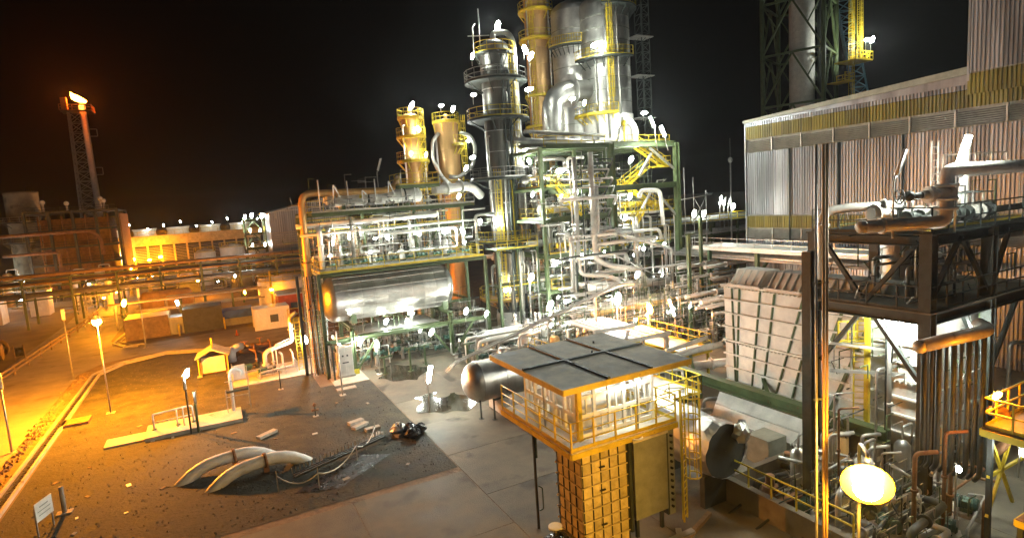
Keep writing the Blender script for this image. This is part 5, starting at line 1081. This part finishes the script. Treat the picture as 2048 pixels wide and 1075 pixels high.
pipe('pale pipe running to the ribbed casing from the left', [(22.5,31.0,2.6),(28.6,28.0,4.1),(30,27.6,4.2)], .22, 'pipe', 'pipes running to the ribbed casing', ((0,.6),), 10)
pipe('pale pipe running to the ribbed casing from the left', [(24.5,30.8,3.2),(29.5,28.4,4.6)], .14, 'pipe', 'pipes running to the ribbed casing', (), 10)
for i in range(14):
    x, y = rnd.uniform(21.5,27.5), rnd.uniform(24.5,32); z = rnd.uniform(.8,3.4); r = rnd.choice([.06,.08,.1,.14]); d = rnd.uniform(.8,2.4)
    mm = rnd.choice(['galv','white','alu']); rr_ = r; pipe(words(rr_, mm)+'bent pipe among the machinery right of the hut', [(x,y,0),(x,y,z),(x+d,y-.5,z),(x+d,y-.5,z-.8)], rr_, mm, 'small pipes right of the hut', ((0,.5),))
t = thing('machine_frame', 'bright lit machinery frame with rails right of the hut', 'machine frame')
deck(t, 19.6,24.2,24.6,30.2,2.9,'green','frl','yellow',.12,'white',1.2)
for x, y in ((19.8,24.4),(24.4,24.4),(19.8,30),(24.4,30)): part('post', M().hsec((x,y,0), (x,y,2.7), .2), 'green', t)
for i in range(4): part('cooler', M().cyl((20.2+i*1.1,25.4+i*.8,2.92), (20.2+i*1.1,25.4+i*.8,3.9), .4, 12).ball((20.2+i*1.1,25.4+i*.8,3.9), .4, 10, 6), 'white', t)
flood('white lamp shining over the machinery right of the hut', (21.8,25.6,5.3), 'wx', .3, None, 2.4)
flood('white lamp low among machinery behind the hut', (18.4,29.5,4.2), 'ws', .22, None, 4)
dv = thing('horizontal_drum', 'horizontal silver drum with domed end behind the hut', 'drum')
part('shell', M().lathe([(1.42,0),(1.42,8.0)], (15.4,36.2,2.45), 'x', 36), 'alud', dv)
part('head', M().lathe([(1.42*math.cos(PI/2*i/7)+.001,-1.05*math.sin(PI/2*i/7)) for i in range(8)], (15.4,36.2,2.45), 'x', 36), 'alu', dv)
for x in (15.45,17.2,19.2,21.4): part('band', M().lathe([(1.421,x-.06),(1.46,x-.06),(1.46,x+.06),(1.421,x+.06)], (0,36.2,2.45), 'x', 36, False), 'alud', dv)
for x in (17.0,21.5): part('saddle', M().box(x-.3,35.1,0,x+.3,37.3,1.5), 'block', dv)
part('nozzle', M().cyl((17.6,36.2,3.8), (17.6,36.2,4.5), .3, 12).tube([(19,36.2,3.8),(19,36.2,5),(21,36.8,5)], .16, 8), 'alud', dv)
for x, y in ((15.2,35.4),(15.9,34.7)):
    t = thing('drain_stand', 'dark slim drain stand below the domed end of the drum', 'pipe support', 'drain stands below the drum', (x,y,0)); part('post', M().beam((0,0,0), (0,0,1.5), .1), 'dark', t); part('arm', M().beam((0,0,1.4), (.9,.2,1.4), .1), 'dark', t); part('foot', M().box(-.15,-.15,0,.15,.15,.04), 'dark', t)
tube_lamp('bent pole with brilliant slanting tube lamp standing in the puddle', (12.6,38.8,0), (12.7,39,2.0), (.3,.12,1), 1.25, 'wx', None, .05, .26)
t = thing('round_table', 'small round lid on legs at the puddle edge', 'lid', None, (14.2,40.4,0)); part('lid', M().cyl((0,0,.55), (0,0,.6), .65, 20), 'concrete', t)
for a in range(3): part('leg', M().cyl((.4*math.cos(a*2.1),.4*math.sin(a*2.1),0), (.4*math.cos(a*2.1),.4*math.sin(a*2.1),.55), .04, 6), 'dark', t)

# ================================================================== HUT ON THE PANELLED TANK
hut = thing('filter_hut', 'flat roofed white lattice hut on a railed platform in the foreground', 'hut')
PX0, PX1, PY0, PY1, PZ = 11.7, 17.3, 18.5, 24.7, 4.8
part('platform', M().box(PX0,PY0,PZ-.06,PX1,PY1,PZ), 'roof', hut)
m = M()
for a, b in (((PX0,PY0),(PX1,PY0)),((PX1,PY0),(PX1,PY1)),((PX1,PY1),(PX0,PY1)),((PX0,PY1),(PX0,PY0))): m.beam((*a,PZ-.17), (*b,PZ-.17), .1, .22)
for k in range(1,4): m.beam((PX0+k*1.4,PY0+.1,PZ-.2), (PX0+k*1.4,PY1-.1,PZ-.2), .1, .26)
part('edge_beam', m, 'yellow', hut)
P = [(PX0+.05,PY1-.05),(PX0+.05,PY0+.05),(PX1-.05,PY0+.05),(PX1-.05,PY1-.05)]
for a, b in zip(P, P[1:]):
    A0, B0 = Vector((*a,PZ)), Vector((*b,PZ)); k = 5
    for i in range(k): p = A0+(B0-A0)*i/k; part('post', M().beam(p, p+Vector((0,0,1.22)), .065), 'yellow', hut)
    for h in (1.2,.8,.42): part('rail', M().tube([A0+Vector((0,0,h)), B0+Vector((0,0,h))], .026, 6), 'yellow', hut)
    part('toe_board', M().beam(A0+Vector((0,0,.08)), B0+Vector((0,0,.08)), .02, .15), 'yellow', hut)
HX0, HX1, HY0, HY1, HZ = 12.75, 16.7, 19.45, 23.9, 7.45
def lattice(a, b, nm):
    a, b = Vector(a), Vector(b); L = (b-a).length; n = 5
    for i in range(n+1): p = a+(b-a)*i/n; part('stud', M().beam(p, p+Vector((0,0,HZ-PZ)), .16 if i in (0,n) else .13), 'white', hut)
    for h in (.1,.95,1.75,2.5): part('cross_bar', M().beam(a+Vector((0,0,h)), b+Vector((0,0,h)), .10, .15), 'white', hut)
    for i in range(n):
        for j, h in enumerate((.5,1.3)):
            if (i+j) % 2: p = a+(b-a)*(i+.5)/n; part('slat', M().beam(p+Vector((0,0,h-.4)), p+Vector((0,0,h+.4)), .07), 'white', hut)
lattice((HX0,HY0,PZ), (HX1,HY0,PZ), 'f'); lattice((HX0,HY1,PZ), (HX0,HY0+.2,PZ), 'l'); lattice((HX1,HY0+.2,PZ), (HX1,HY1,PZ), 'r'); lattice((HX0+.2,HY1,PZ), (HX1-.2,HY1,PZ), 'b')
part('corner_post', M().beam((HX0-.05,HY0-.12,PZ), (HX0-.05,HY0-.12,HZ+.05), .2), 'yellow', hut)
part('filter_house', M().box(HX0+.7,HY0+.9,PZ,HX1-.7,HY1-.9,PZ+1.5).box(HX0+1,HY0+1.1,PZ+1.5,HX1-1.2,HY1-1.2,PZ+1.9), 'white', hut)
def rz(x, y): return 7.58+(y-18.1)*.0+(x-11.2)*.012
RX0, RX1, QY0, QY1 = 11.2, 17.8, 18.05, 24.5; xs = [RX0, RX0+2.2, RX0+4.4, RX1]; ys = [QY0, (QY0+QY1)/2, QY1]
for i in range(3):
    for j in range(2):
        part('roof_panel', M().box(xs[i]+.03,ys[j]+.03,7.56,xs[i+1]-.03,ys[j+1]-.03,7.64+rnd.uniform(0,.012)), 'roof', hut)
for x in xs[1:3]: part('roof_rib', M().box(x-.07,QY0+.02,7.55,x+.07,QY1-.02,7.72), 'dark', hut)
part('roof_rib', M().box(RX0+.02,ys[1]-.07,7.548,RX1-.02,ys[1]+.07,7.735), 'dark', hut)
for a, b in (((RX0,QY0),(RX1,QY0)),((RX1,QY0),(RX1,QY1)),((RX1,QY1),(RX0,QY1)),((RX0,QY1),(RX0,QY0))): part('roof_edge', M().beam((*a,7.52), (*b,7.52), .05, .24), 'yellow', hut)
for x, y in ((13.4,20.6),(15.1,21.6),(16.2,23.0)): part('roof_stud', M().cyl((x,y,7.64), (x,y,7.75), .05, 8), 'dark', hut)
for x, y in ((12.3,21.5),(15.4,18.85)): part('goose_neck', M().tube([(x,y,PZ),(x,y,PZ+2.3),(x+(.5 if y > 20 else 0),y+(0 if y > 20 else .5),PZ+2.5)], .04, 8, .4), 'galv', hut)
t = tube_lamp('bright lamp tucked under the hut roof', None, (14.3,18.95,7.2), (1,0,-.02), 1.5, 'wt', None, .04, .16)
flood('white lamp inside the lattice hut', (14.6,23.4,7.1), 'ws', .2, None, .3); flood('white lamp at the left wall of the lattice hut', (12.45,21.4,7.2), 'ws', .14, None, .2)
lp_ = thing('hanging_post', 'slim dark post with a narrow plate below the hut platform corner', 'post'); part('post', M().beam((11.75,21.7,0), (11.75,21.7,4.55), .09), 'dark', lp_); part('plate', M().box(11.8,21.6,3.4,11.86,21.9,4.5).tube([(11.8,21.6,.9),(11.95,21.5,1.0),(11.95,21.5,2.0),(11.8,21.6,2.1)], .03, 6, .05), 'green', lp_)
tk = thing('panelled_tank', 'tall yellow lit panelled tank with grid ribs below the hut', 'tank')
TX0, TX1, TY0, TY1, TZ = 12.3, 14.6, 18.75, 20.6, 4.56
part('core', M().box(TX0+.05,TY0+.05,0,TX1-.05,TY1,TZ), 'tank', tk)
nc, nr = 5, 9; pw = (TX1-TX0)/nc; ph = TZ/nr
fm = M().box(.035,-.03,.035,pw-.035,.05,ph-.035); fm.add([(pw*.5,-.07,ph*.5),(pw*.2,-.031,ph*.2),(pw*.8,-.031,ph*.2),(pw*.8,-.031,ph*.8),(pw*.2,-.031,ph*.8)], [(0,2,1),(0,3,2),(0,4,3),(0,1,4)])
fme = fm.mesh('panel', X['tank'])
for i in range(nc):
    for j in range(nr): link('panel', fme, tk, (TX0+i*pw, TY0+rnd.uniform(-.01,.01), j*ph))
nl = 4; lw = (TY1-TY0)/nl; lme = M().box(-.03,.035,.035,.05,lw-.035,ph-.035).mesh('panel', X['tank'])
for i in range(nl):
    for j in range(nr): link('panel', lme, tk, (TX0+rnd.uniform(-.01,.01), TY0+i*lw, j*ph))
m = M()
for i in range(nc+1): m.box(TX0+i*pw-.018,TY0-.06,0,TX0+i*pw+.018,TY0-.02,TZ)
part('vertical_rib', m, 'dark', tk); m = M()
for i in range(1,nl+1): m.box(TX0-.06,TY0+i*lw-.018,0,TX0-.02,TY0+i*lw+.018,TZ)
part('vertical_rib', m, 'dark', tk)
for j in range(1,nr+1):
    part('horizontal_rib', M().box(TX0-.06,TY0-.075,j*ph-.02,TX1+.05,TY0-.018,j*ph+.02).box(TX0-.075,TY0-.02,j*ph-.02,TX0-.018,TY1,j*ph+.02), 'tank', tk)
    if j % 1 == 0: part('lug', M().cyl((TX0-.16,TY1-.05,j*ph), (TX0-.02,TY1-.05,j*ph), .05, 8), 'white', tk)
for j in (2,5,7): part('catch', M().box(TX0+pw*2-.12,TY0-.16,j*ph+.2,TX0+pw*2+.14,TY0-.10,j*ph+.26), 'black', tk)
gb = thing('filter_box', 'flat grey filter box hanging beside the panelled tank', 'box')
part('body', M().box(14.78,18.45,.95,16.6,19.9,4.45), 'grey', gb); part('lid', M().box(14.72,18.4,4.45,16.66,19.95,4.56), 'roof', gb); part('port', M().lathe([(.22,4.5),(.3,4.56),(.3,4.62),(.2,4.62),(.2,4.57)], (15.0,18.55,.02), 'z', 16), 'white', gb)
part('flange', M().box(14.62,18.6,.4,14.77,19.9,4.5).box(16.61,18.5,.6,16.72,19.9,4.5), 'dark', gb)
m = M()
for j in range(12): m.cyl((16.95,18.6,.9+j*.3), (16.95,18.5,.9+j*.3), .06, 8)
part('flange_plate', M().box(16.73,18.6,.5,17.15,19.9,4.5), 'grey', gb); part('bolts', m, 'black', gb); part('leg', M().beam((15,18.7,0), (15,18.7,.95), .14).beam((16.4,18.7,0), (16.4,18.7,.95), .14), 'dark', gb)
cl = thing('caged_ladder', 'orange lit caged ladder right of the grey filter box', 'ladder'); ladder(cl, (17.45,18.3), 0.2, 5.9, .5, -.87, True, 'yellow', .45)
part('post', M().beam((17.6,18.6,0), (17.6,18.6,6.1), .08), 'yellow', cl)
t = thing('equipment_bag', 'dark wrapped machine on the yard at the foot of the tank', 'machine', None, (11.3,19.1,0)); m = M().ball((0,0,.6), .75, 12, 7, .9); m.v = [(x+rnd.uniform(-.08,.08),y+rnd.uniform(-.08,.08),max(0,z+rnd.uniform(-.08,.08))) for x,y,z in m.v]; m.s = [False]*len(m.s); part('cover', m, 'black', t); part('handle', M().tube([(-.5,-.7,.1),(-.2,-.75,.9),(.9,-.7,1.1)], .04, 6), 'galv', t); part('cap', M().cyl((.1,.5,1.2), (.1,.5,1.3), .3, 14), 'white', t)
solo('loose_timber', M().beam((16.2,17.2,.1), (18.8,18.2,.1), .2), 'wood', 'loose timber lying below the grey filter box', 'timber'); solo('scrap_metal', M().beam((15.6,17.6,.1), (17.0,17.4,.3), .3, .1).beam((16,17,.05), (16.6,17.9,.25), .25, .1), 'alu', 'bright bent scrap metal lying below the grey filter box', 'scrap')

# ================================================================== FOREGROUND RIGHT
bw = thing('basin_wall', 'orange lit concrete basin wall with handrail in the lower right', 'wall')
part('wall', M().box(20.4,12.5,0,20.75,18.9,1.15).box(20.75,18.6,0,27,18.9,1.15), 'concrete', bw)
part('railing', rail_m([(20.55,12.6,1.15),(20.55,18.7,1.15)], None, 1.0, 1.2, .06, False, False), 'yellow', bw)
for y in (17.8,16.3,14.6): part('bracket', M().beam((20.4,y,.2), (19.6,y,.0), .08), 'dark', bw)
solo('basin_pump', M().cyl((21.4,17.0,0), (21.4,17.0,1.2), .35, 12).cyl((21.4,17,1.2), (21.4,17,1.7), .2, 10).box(21.0,16.2,.3,22.6,16.6,.7), 'rust', 'rusty pump behind the basin wall handrail', 'pump')
for i in range(22):
    x, y = rnd.uniform(21.4,26.6), rnd.uniform(10.5,18.2); z = rnd.uniform(.4,2.2); d = rnd.uniform(1,4); r = rnd.choice([.06,.08,.12,.16])
    mm = rnd.choice(['rust','pipe','galv','dark']); rr_ = r; pipe(words(rr_, mm)+'bent pipe low behind the basin wall in orange light', [(x,y,0),(x,y,z),(x+d,y+rnd.uniform(-.5,1),z),(x+d,y+1.5,z-.2)], rr_, mm, 'low pipes in the right foreground', ((1,.4),))
for i in range(5): pump_skid('orange lit pump skid low in the right foreground', 22.5+i*1.3, 11.5+rnd.random()*5, 0, rnd.random()*3, .9, 'pump skids in the right foreground')
fs = thing('steel_structure', 'dark two deck steel structure in the right foreground', 'steel structure')
DX0, DX1, DY0, DY1 = 27.0, 37.5, 13.4, 18.6
for x in (DX0,32.2,DX1):
    for y in (DY0,DY1): part('column', M().hsec((x,y,0), (x,y,12.3), .5), 'dark', fs)
for z, h in ((8.9,.5),(12.3,.42)):
    for y in (DY0,DY1): part('beam', M().hsec((DX0+.26,y,z-.26), (DX1,y,z-.26), h), 'dark', fs)
    for x in (DX0,32.2): part('beam', M().hsec((x,DY0+.26,z-.26), (x,DY1-.26,z-.26), h), 'dark', fs)
    part('deck', M().box(DX0-.3,DY0-.3,z+.002,DX1+.3,DY1+.3,z+.07), 'dark' if z > 10 else 'concrete', fs)
    o = part('railing', rail_m([(DX0-.2,DY1,z+.07),(DX0-.2,DY0-.2,z+.07),(DX1,DY0-.2,z+.07)], None, 1.1, 1.3, .055), 'dark', fs)
part('walkway_strip', M().box(DX0+.2,DY0+.3,12.375,DX1,DY0+.9,12.42), 'yellow', fs)
for a, b in (((DX0,DY0,9.1),(29.5,DY0,12.0)),((32.2,DY0,9.1),(29.7,DY0,12.0)),((34,DY0,12),(32.4,DY0,9.2)),((DX0,13.7,5.8),(DX0,15.6,8.4)),((DX0,18.3,5.8),(DX0,16.4,8.4)),((32.2,13.4,5.5),(30,13.4,8.4)),((DX0,13.8,12),(DX0,16,9.2)),((DX0,18.2,12),(DX0,16.2,9.2)),((32.4,13.4,5),(35,13.4,8.4))): part('brace', M().beam(a, b, .18), 'dark', fs)
ex = thing('deck_vessel', 'upright reflective vessel standing on the lower dark deck', 'vessel', None, (31.6,16.9,8.97)); part('shell', M().lathe([(1.0,0),(1.0,2.7),(.9,2.85),(.6,3.0),(.01,3.1)], (0,0,0), 'z', 28), 'alu', ex); part('nozzle', M().cyl((-.5,0,3.0), (-.5,0,3.8), .12, 10), 'pipe', ex); part('band', M().lathe([(1.01,.9),(1.04,.9),(1.04,1),(1.01,1)], (0,0,0), 'z', 28, False), 'alud', ex)
vb = thing('valve_pipe', 'massive grey pipe with flanged valve bending right over the upper deck', 'pipe')
part('pipe', M().tube([(24.3,14.6,12.85),(26.6,13.2,12.85),(27.2,12.9,12.85),(27.2,12.9,14.98),(27.8,12.6,15.0),(33.0,10.2,14.9)], .27, 18, .7), 'pipe', vb)
for z in (13.35,13.75,14.3): part('flange', M().cyl((27.2,12.9,z), (27.2,12.9,z+.12), .44, 18), 'pipe', vb)
part('valve_body', M().ball((27.2,12.9,14.02), .4, 14, 8).cyl((27.2,12.9,14.02), (26.3,13.35,14.02), .2, 12).cyl((26.65,13.17,14.02), (26.5,13.25,14.02), .36, 14), 'pipe', vb)
part('end_cap', M().ball((24.3,14.6,12.85), .29, 12, 8).cyl((24.9,14.22,12.85), (25.0,14.16,12.85), .34, 14), 'pipe', vb)
part('gearbox', M().cyl((26.3,13.35,14.02), (25.75,13.62,14.02), .13, 10).ball((25.85,13.6,14.02), .22, 10, 6), 'dark', vb)
hw = M(); c0 = Vector((25.45,13.78,14.02)); ax_ = Vector((-.9,.45,0)).normalized(); sd = Vector((.45,.9,0)).normalized()
hw.tube([c0+sd*.3*math.cos(a*PI/8)+Vector((0,0,.3*math.sin(a*PI/8))) for a in range(17)], .03, 6, 0, None, False)
for a in range(3): d_ = sd*.3*math.cos(a*PI/3)+Vector((0,0,.3*math.sin(a*PI/3))); hw.beam(c0+d_, c0-d_, .035)
hw.cyl(c0, c0-ax_*.4, .04, 8); part('handwheel', hw, 'dark', vb)
pipe('pale inverted L pipe left on the upper dark deck', [(24.6,16.6,10.4),(24.6,16.6,13.5),(25.6,15.9,13.6),(27.4,14.6,13.6)], .2, 'pipe', None, ((0,.8),(2,.6)), 14, bend=.5)
for i, (x, y, s) in enumerate([(27.6,14.4,1.3),(28.6,13.7,1.4),(29.8,13.6,1.5),(31.2,13.7,1.5),(32.6,13.9,1.4),(28.4,15.6,1.2)]):
    valve(['pale valve nearest the inverted L pipe on the upper deck','valve beside the massive flanged pipe on the upper deck','third valve along the upper dark deck edge','fourth valve along the upper dark deck edge','fifth valve near the right border on the upper deck','valve standing back on the upper dark deck'][i], (x,y,13.0), s, 'valves on the dark upper deck', 'pipe' if i % 2 else 'dark')
pipe('dark level pipe along the rail of the upper dark deck', [(27.2,13.9,12.95),(37,13.9,12.95)], .16, 'dark', 'level pipes on the dark upper deck', ((0,.2),(0,.6)), 10)
pipe('dark level pipe set back on the upper dark deck', [(27.2,15.4,13.1),(37,15.4,13.1)], .2, 'pipe', 'level pipes on the dark upper deck', ((0,.3),), 10)
pipe('short fat white drum pipe lying on the upper dark deck', [(25.9,15.2,13.3),(27.6,14.9,13.3)], .26, 'white', None, ((0,.1),), 14)
pipe('white upright pipe near the right border on the upper deck', [(32.8,14.8,12.4),(32.8,14.8,16.2)], .2, 'white', None, ((0,.7),), 12)
lw_ = thing('platform_ladder', 'rungs and rail frame standing behind the massive flanged pipe', 'ladder'); ladder(lw_, (31.0,15.2), 12.4, 16.4, 0, -1, False, 'galv', .6); part('railing', rail_m([(31.3,15.0,14.6),(35.5,14.2,14.6)], None, 1.1, 1.2, .06), 'galv', lw_)
tube_lamp('blazing tube lamp slanting above the massive flanged pipe', (27.5,12.7,12.4), (27.6,12.7,15.0), (.40,-.1,1), 1.3, 'wxx', 'tube lamps on the dark structure', .05, .22)
tube_lamp('unlit tube lamp slanting on a bent pole against the corrugated wall', (25.2,13.9,12.3), (25.25,13.9,14.7), (.36,-.15,1), 1.2, None, 'tube lamps on the dark structure', .04, .15)
tube_lamp('long white tube lamp under the lower dark deck', None, (27.0,15.5,8.3), (.35,-.9,.0), 1.7, 'wx', 'tube lamps on the dark structure', .04, .22)
part('backing_sheet', M().box(30.4,15.2,5.2,33.2,15.35,8.0), 'white', fs)
part('catwalk', M().beam((26.5,17.5,6.9), (30,14.6,6.2), .12).beam((26.5,17.5,5.5), (30,14.6,5.2), .14), 'galv', fs)
part('railing', rail_m([(27.3,17.8,5.2),(29.4,15.6,5.2),(32,14.4,5.2)], None, 1.5, .8, .05), 'galv', fs)
t = thing('lit_ladder', 'yellow caged ladder glowing left of the deck lamp', 'ladder'); ladder(t, (28.6,17.3), 2.5, 8.0, -.7, -.7, False, 'yellow', .5); part('cage_platform', rail_m([(27.8,17.9,6.6),(28.9,17.1,6.6)], None, 1.1, .5, .07).box(27.6,16.9,6.5,28.9,18.1,6.6), 'yellow', t); part('post', M().beam((28.3,16.7,0), (28.3,16.7,8), .18), 'yellow', t)
t = thing('white_standpipe', 'white upright pipe left of the yellow caged ladder', 'pipe'); part('pipe', M().tube([(27.2,18.3,2),(27.2,18.3,8.4)], .2, 12), 'white', t); part('flange', M().cyl((27.2,18.3,6.6), (27.2,18.3,6.75), .32, 12), 'white', t)
hp = thing('manifold_header', 'thick header pipe with a row of downcomers under the dark deck', 'pipe'); 
part('header', M().tube([(24.3,12.3,8.15),(26.7,11.0,8.65),(27.2,11.6,8.7)], .26, 16), 'pipe', hp); part('end_cap', M().ball((24.3,12.3,8.15), .28, 12, 8), 'pipe', hp)
for i in range(9):
    f = (i+.6)/9; x, y, z = 24.3+2.3*f, 12.3-1.25*f, 8.1+.47*f; part('downcomer', M().tube([(x,y,z),(x,y,3.4-.1*i),(x+.3,y+.3,3.0-.1*i)], .07 if i % 2 else .1, 10), 'dark', hp)
pipe('big curved pipe loop at the right of the downcomers', [(25.4,10.4,5.8),(25.9,10.2,5.9),(26.1,10.1,5.3),(26,10.1,4.4),(25.5,10.3,4.1)], .17, 'rust', None, (), 12)
for i in range(26):
    x, y = rnd.uniform(27.4,35.5), rnd.uniform(13.6,18.3); z0_ = rnd.choice([0,0,9.0]); z1_ = rnd.uniform(3.5,8.2) if z0_ == 0 else rnd.uniform(10.4,11.9); r = rnd.choice([.05,.07,.1,.13]); mm = rnd.choice(['pipe','galv','dark','alud'])
    pipe(words(r, mm)+'bent pipe '+('under' if z0_ == 0 else 'standing on')+' the lower dark deck', [(x,y,z0_),(x,y,z1_),(x+rnd.uniform(.6,2.4),y-.3,z1_)], r, mm, 'pipes at the dark structure', ((0,.5),))
for i in range(14):
    x, y = 23.2+rnd.random()*4, 11.5+rnd.random()*5.5; r = rnd.choice([.05,.07,.09]); mm = rnd.choice(['pipe','rust','galv']); h = rnd.uniform(2,5.5)
    pipe(words(r, mm)+'upright pipe near the downcomers in orange light', [(x,y,0),(x,y,h),(x+.8,y-.4,h)], r, mm, 'upright pipes near the downcomers', ((0,.6),))
for i in range(6):
    t = thing('small_vessel', ['small upright vessel nearest the basin rail','small upright vessel second behind the basin rail','small upright vessel third behind the basin rail','small upright vessel beside the deck column','small upright vessel under the dark deck','small upright vessel deep under the dark deck'][i], 'vessel', 'small vessels in the right foreground', (23.4+i*1.5, 17.0-(i % 2)*2.2, 0)); r = .35+.06*(i % 3)
    part('shell', M().lathe([(r,.3),(r,2.2),(r*.6,2.4),(.01,2.5)], (0,0,0), 'z', 14), ['alu','white','tan'][i % 3], t); part('stand', M().box(-r,-r,0,r,r,.3), 'block', t); part('nozzle', M().tube([(0,0,2.4),(0,0,3.1),(.8,0,3.1),(.8,0,.4)], .06, 6), 'galv', t)
tb = thing('conduit_bundle', 'bundle of slim vertical conduits running the height of the right foreground', 'conduit')
for dx, r, mt in ((0,.034,'galv'),(.2,.04,'tan'),(.29,.04,'tan')): part('conduit', M().cyl((15.35+dx,10.55-dx*.45,0), (15.35+dx,10.55-dx*.45,15.95), r, 10), mt, tb)
for z in (1.5,5,8.5,12): part('clamp', M().beam((15.28,10.6,z), (15.7,10.4,z), .03, .05), 'dark', tb)
cpd = thing('steel_post', 'dark steel post left behind the conduit bundle', 'post'); part('post', M().hsec((22.8,16.0,0), (22.8,16.0,11.9), .42), 'dark', cpd)
rp = thing('railed_platform', 'orange lit railed platform at the right border', 'platform'); part('deck', M().box(24.4,7.6,5.4,28,10.2,5.5), 'concrete', rp); part('edge_beam', M().beam((24.4,10.2,5.3), (24.4,7.6,5.3), .15, .25).beam((24.4,10.2,5.3), (28,10.2,5.3), .15, .25), 'yellow', rp)
part('railing', rail_m([(28,10.15,5.5),(24.45,10.15,5.5),(24.45,7.6,5.5)], None, 1.1, .9, .06), 'yellow', rp)
for x, y in ((24.6,10),(24.6,7.8),(27.8,10)): part('post', M().beam((x,y,0), (x,y,5.3), .16), 'dark', rp)
part('brace', M().beam((24.5,10,2), (26.5,10,5.2), .1).beam((24.5,10,5.2), (26.5,10,2), .1).beam((24.5,10,3.6), (27.8,10,3.6), .1), 'yellow', rp)
lo = thing('small_platform', 'orange corner of a lower grating at the bottom right', 'platform'); part('deck', M().box(20.4,5.6,4.4,23.6,7.6,4.48), 'rust', lo); part('edge_beam', M().beam((20.4,7.6,4.36), (20.4,5.6,4.36), .1, .2).beam((20.4,7.6,4.36), (23.6,7.6,4.36), .1, .2), 'yellow', lo); part('post', M().beam((20.5,7.5,0), (20.5,7.5,4.3), .14), 'dark', lo)
flood('white lamp right under the dark deck near the border', (31.0,13.1,7.6), 'wx', .2, None, .8); flood('orange lamp slanting above the railed platform', (24.6,9.85,6.75), 'ss', .15, None, .5, (0,0), .9)
flood('round white lamp glowing low in the right foreground', (23.3,10.4,4.1), 'w', .12, None, 2); flood('white lamp at the right border below the railed platform', (25.3,9.3,4.6), 'w', .14, None, 1)
sl_ = thing('near_sodium_lamp', 'dazzling orange sodium floodlight closest to the camera', 'floodlight')
part('lens', M().ball((15.3,9.0,6.4), .36, 18, 10, .9), 'sx', sl_); part('glare_disc', M().cyl((15.57,9.17,6.36), (15.9,9.37,6.44), .66, 24, .3), 'yellow', sl_); part('bracket', M().tube([(15.9,9.6,0),(15.9,9.6,7.4),(15.3,9.0,7.4),(15.3,9,7.2)], .05, 8, .3), 'galv', sl_)  # yellow disc added as the lamp's glare fringe; also keeps orange off the building

# ================================================================== SMALL BORE PIPING (too fine to pick apart singly)
def small_bore(parent, n, x0, x1, y0, y1, z0, z1, mt, seed, rr=(.022,.04), vert=.5, sc=1.):
    q = random.Random(seed); m = M()
    for i in range(n):
        p = Vector((q.uniform(x0,x1), q.uniform(y0,y1), q.uniform(z0,z1))); r = q.uniform(*rr)
        if q.random() < vert: a = Vector((0,0,q.uniform(.8,3.2))); b = Vector((q.choice([-1,1])*q.uniform(.3,1.8), 0, 0))
        else: a = Vector((q.choice([-1,1])*q.uniform(1.,4.5),0,0)); b = Vector((0, q.uniform(-.8,.8), q.choice([-1,1])*q.uniform(.3,1.2)))
        m.tube([p, p+a*sc, p+a*sc+b*sc], r, 5, 0, None, False)
    o = part('small_bore_piping', m, mt, parent); o['kind'] = 'stuff'
for k, mt in enumerate(('galv','dark','green')):
    small_bore(A, 80, 8.6,24, 54.4,62, 9.6,13.0, mt, 20+k); small_bore(A, 100, 10,24.5, 53.6,61, .2,3.4, mt, 30+k); small_bore(A, 26, 9,24, 57.4,62, 15,15.8, mt, 40+k)
    small_bore(B, 330, 32.6,46.5, 50.6,61, .5,18, mt, 50+k, (.025,.055))
    small_bore(w, 190, 25.5,46, 38,47.5, .2,4.2, mt, 70+k)
    small_bore(fs, 36, 27.4,36.5, 13.8,18.2, 9.0,13.0, mt, 80+k, (.018,.035), .5, .6); small_bore(fs, 60, 27.4,36, 13.5,18.2, .5,7.0, mt, 90+k, (.018,.04), .5, .6)
    small_bore(bw, 60, 21.2,26.5, 11,17.8, .1,1.5, mt, 100+k, (.018,.035), .4, .4)
cm = M(); idx = []; mats = []
for b, mt in BUCKET:
    if mt not in mats: mats.append(mt)
    cm.add(b.v, b.f, b.s); idx += [mats.index(mt)]*len(b.f)
o = part('thin_pipework', cm, mats[0], None); o['kind'] = 'stuff'
for mt in mats[1:]: o.data.materials.append(X[mt])
if len(o.data.polygons) == len(idx): o.data.polygons.foreach_set('material_index', idx)
q = random.Random(5)
for i in range(30):
    p = (q.uniform(31,46), 49.9, q.choice([4.4,7.8,11.4,14.8])+q.random()) if i < 14 else (q.uniform(9,24), 53.2, q.choice([3.0,11.0,12.2])) if i < 20 else (q.uniform(24,40), q.uniform(40,47), q.uniform(2.2,4.2))
    if p[0] > 38 and p[2] > 12: continue
    flood('small white lamp in the '+('tall green structure' if i < 14 else 'vessel structure' if i < 20 else 'right middle clutter'), p, 'w', .15, 'small lamps in the '+('tall green structure' if i < 14 else 'vessel structure' if i < 20 else 'right middle clutter'), .9)
# ================================================================== HAZE
hz = M().box(-905,-205,-1,905,1605,76); o = bpy.data.objects.new('haze', None)
hm = bpy.data.materials.new('night_haze'); hm.use_nodes = True; nt = hm.node_tree; nt.nodes.remove(nt.nodes['Principled BSDF'])
pv = nt.nodes.new('ShaderNodeVolumePrincipled'); pv.inputs['Color'].default_value = (.8,.82,.85,1); pv.inputs['Density'].default_value = .00018; pv.inputs['Anisotropy'].default_value = .84
nt.links.new(pv.outputs[0], nt.nodes['Material Output'].inputs['Volume']); X['haze'] = hm
bpy.data.objects.remove(o); o = part('haze', hz, 'haze', None); o['kind'] = 'stuff'
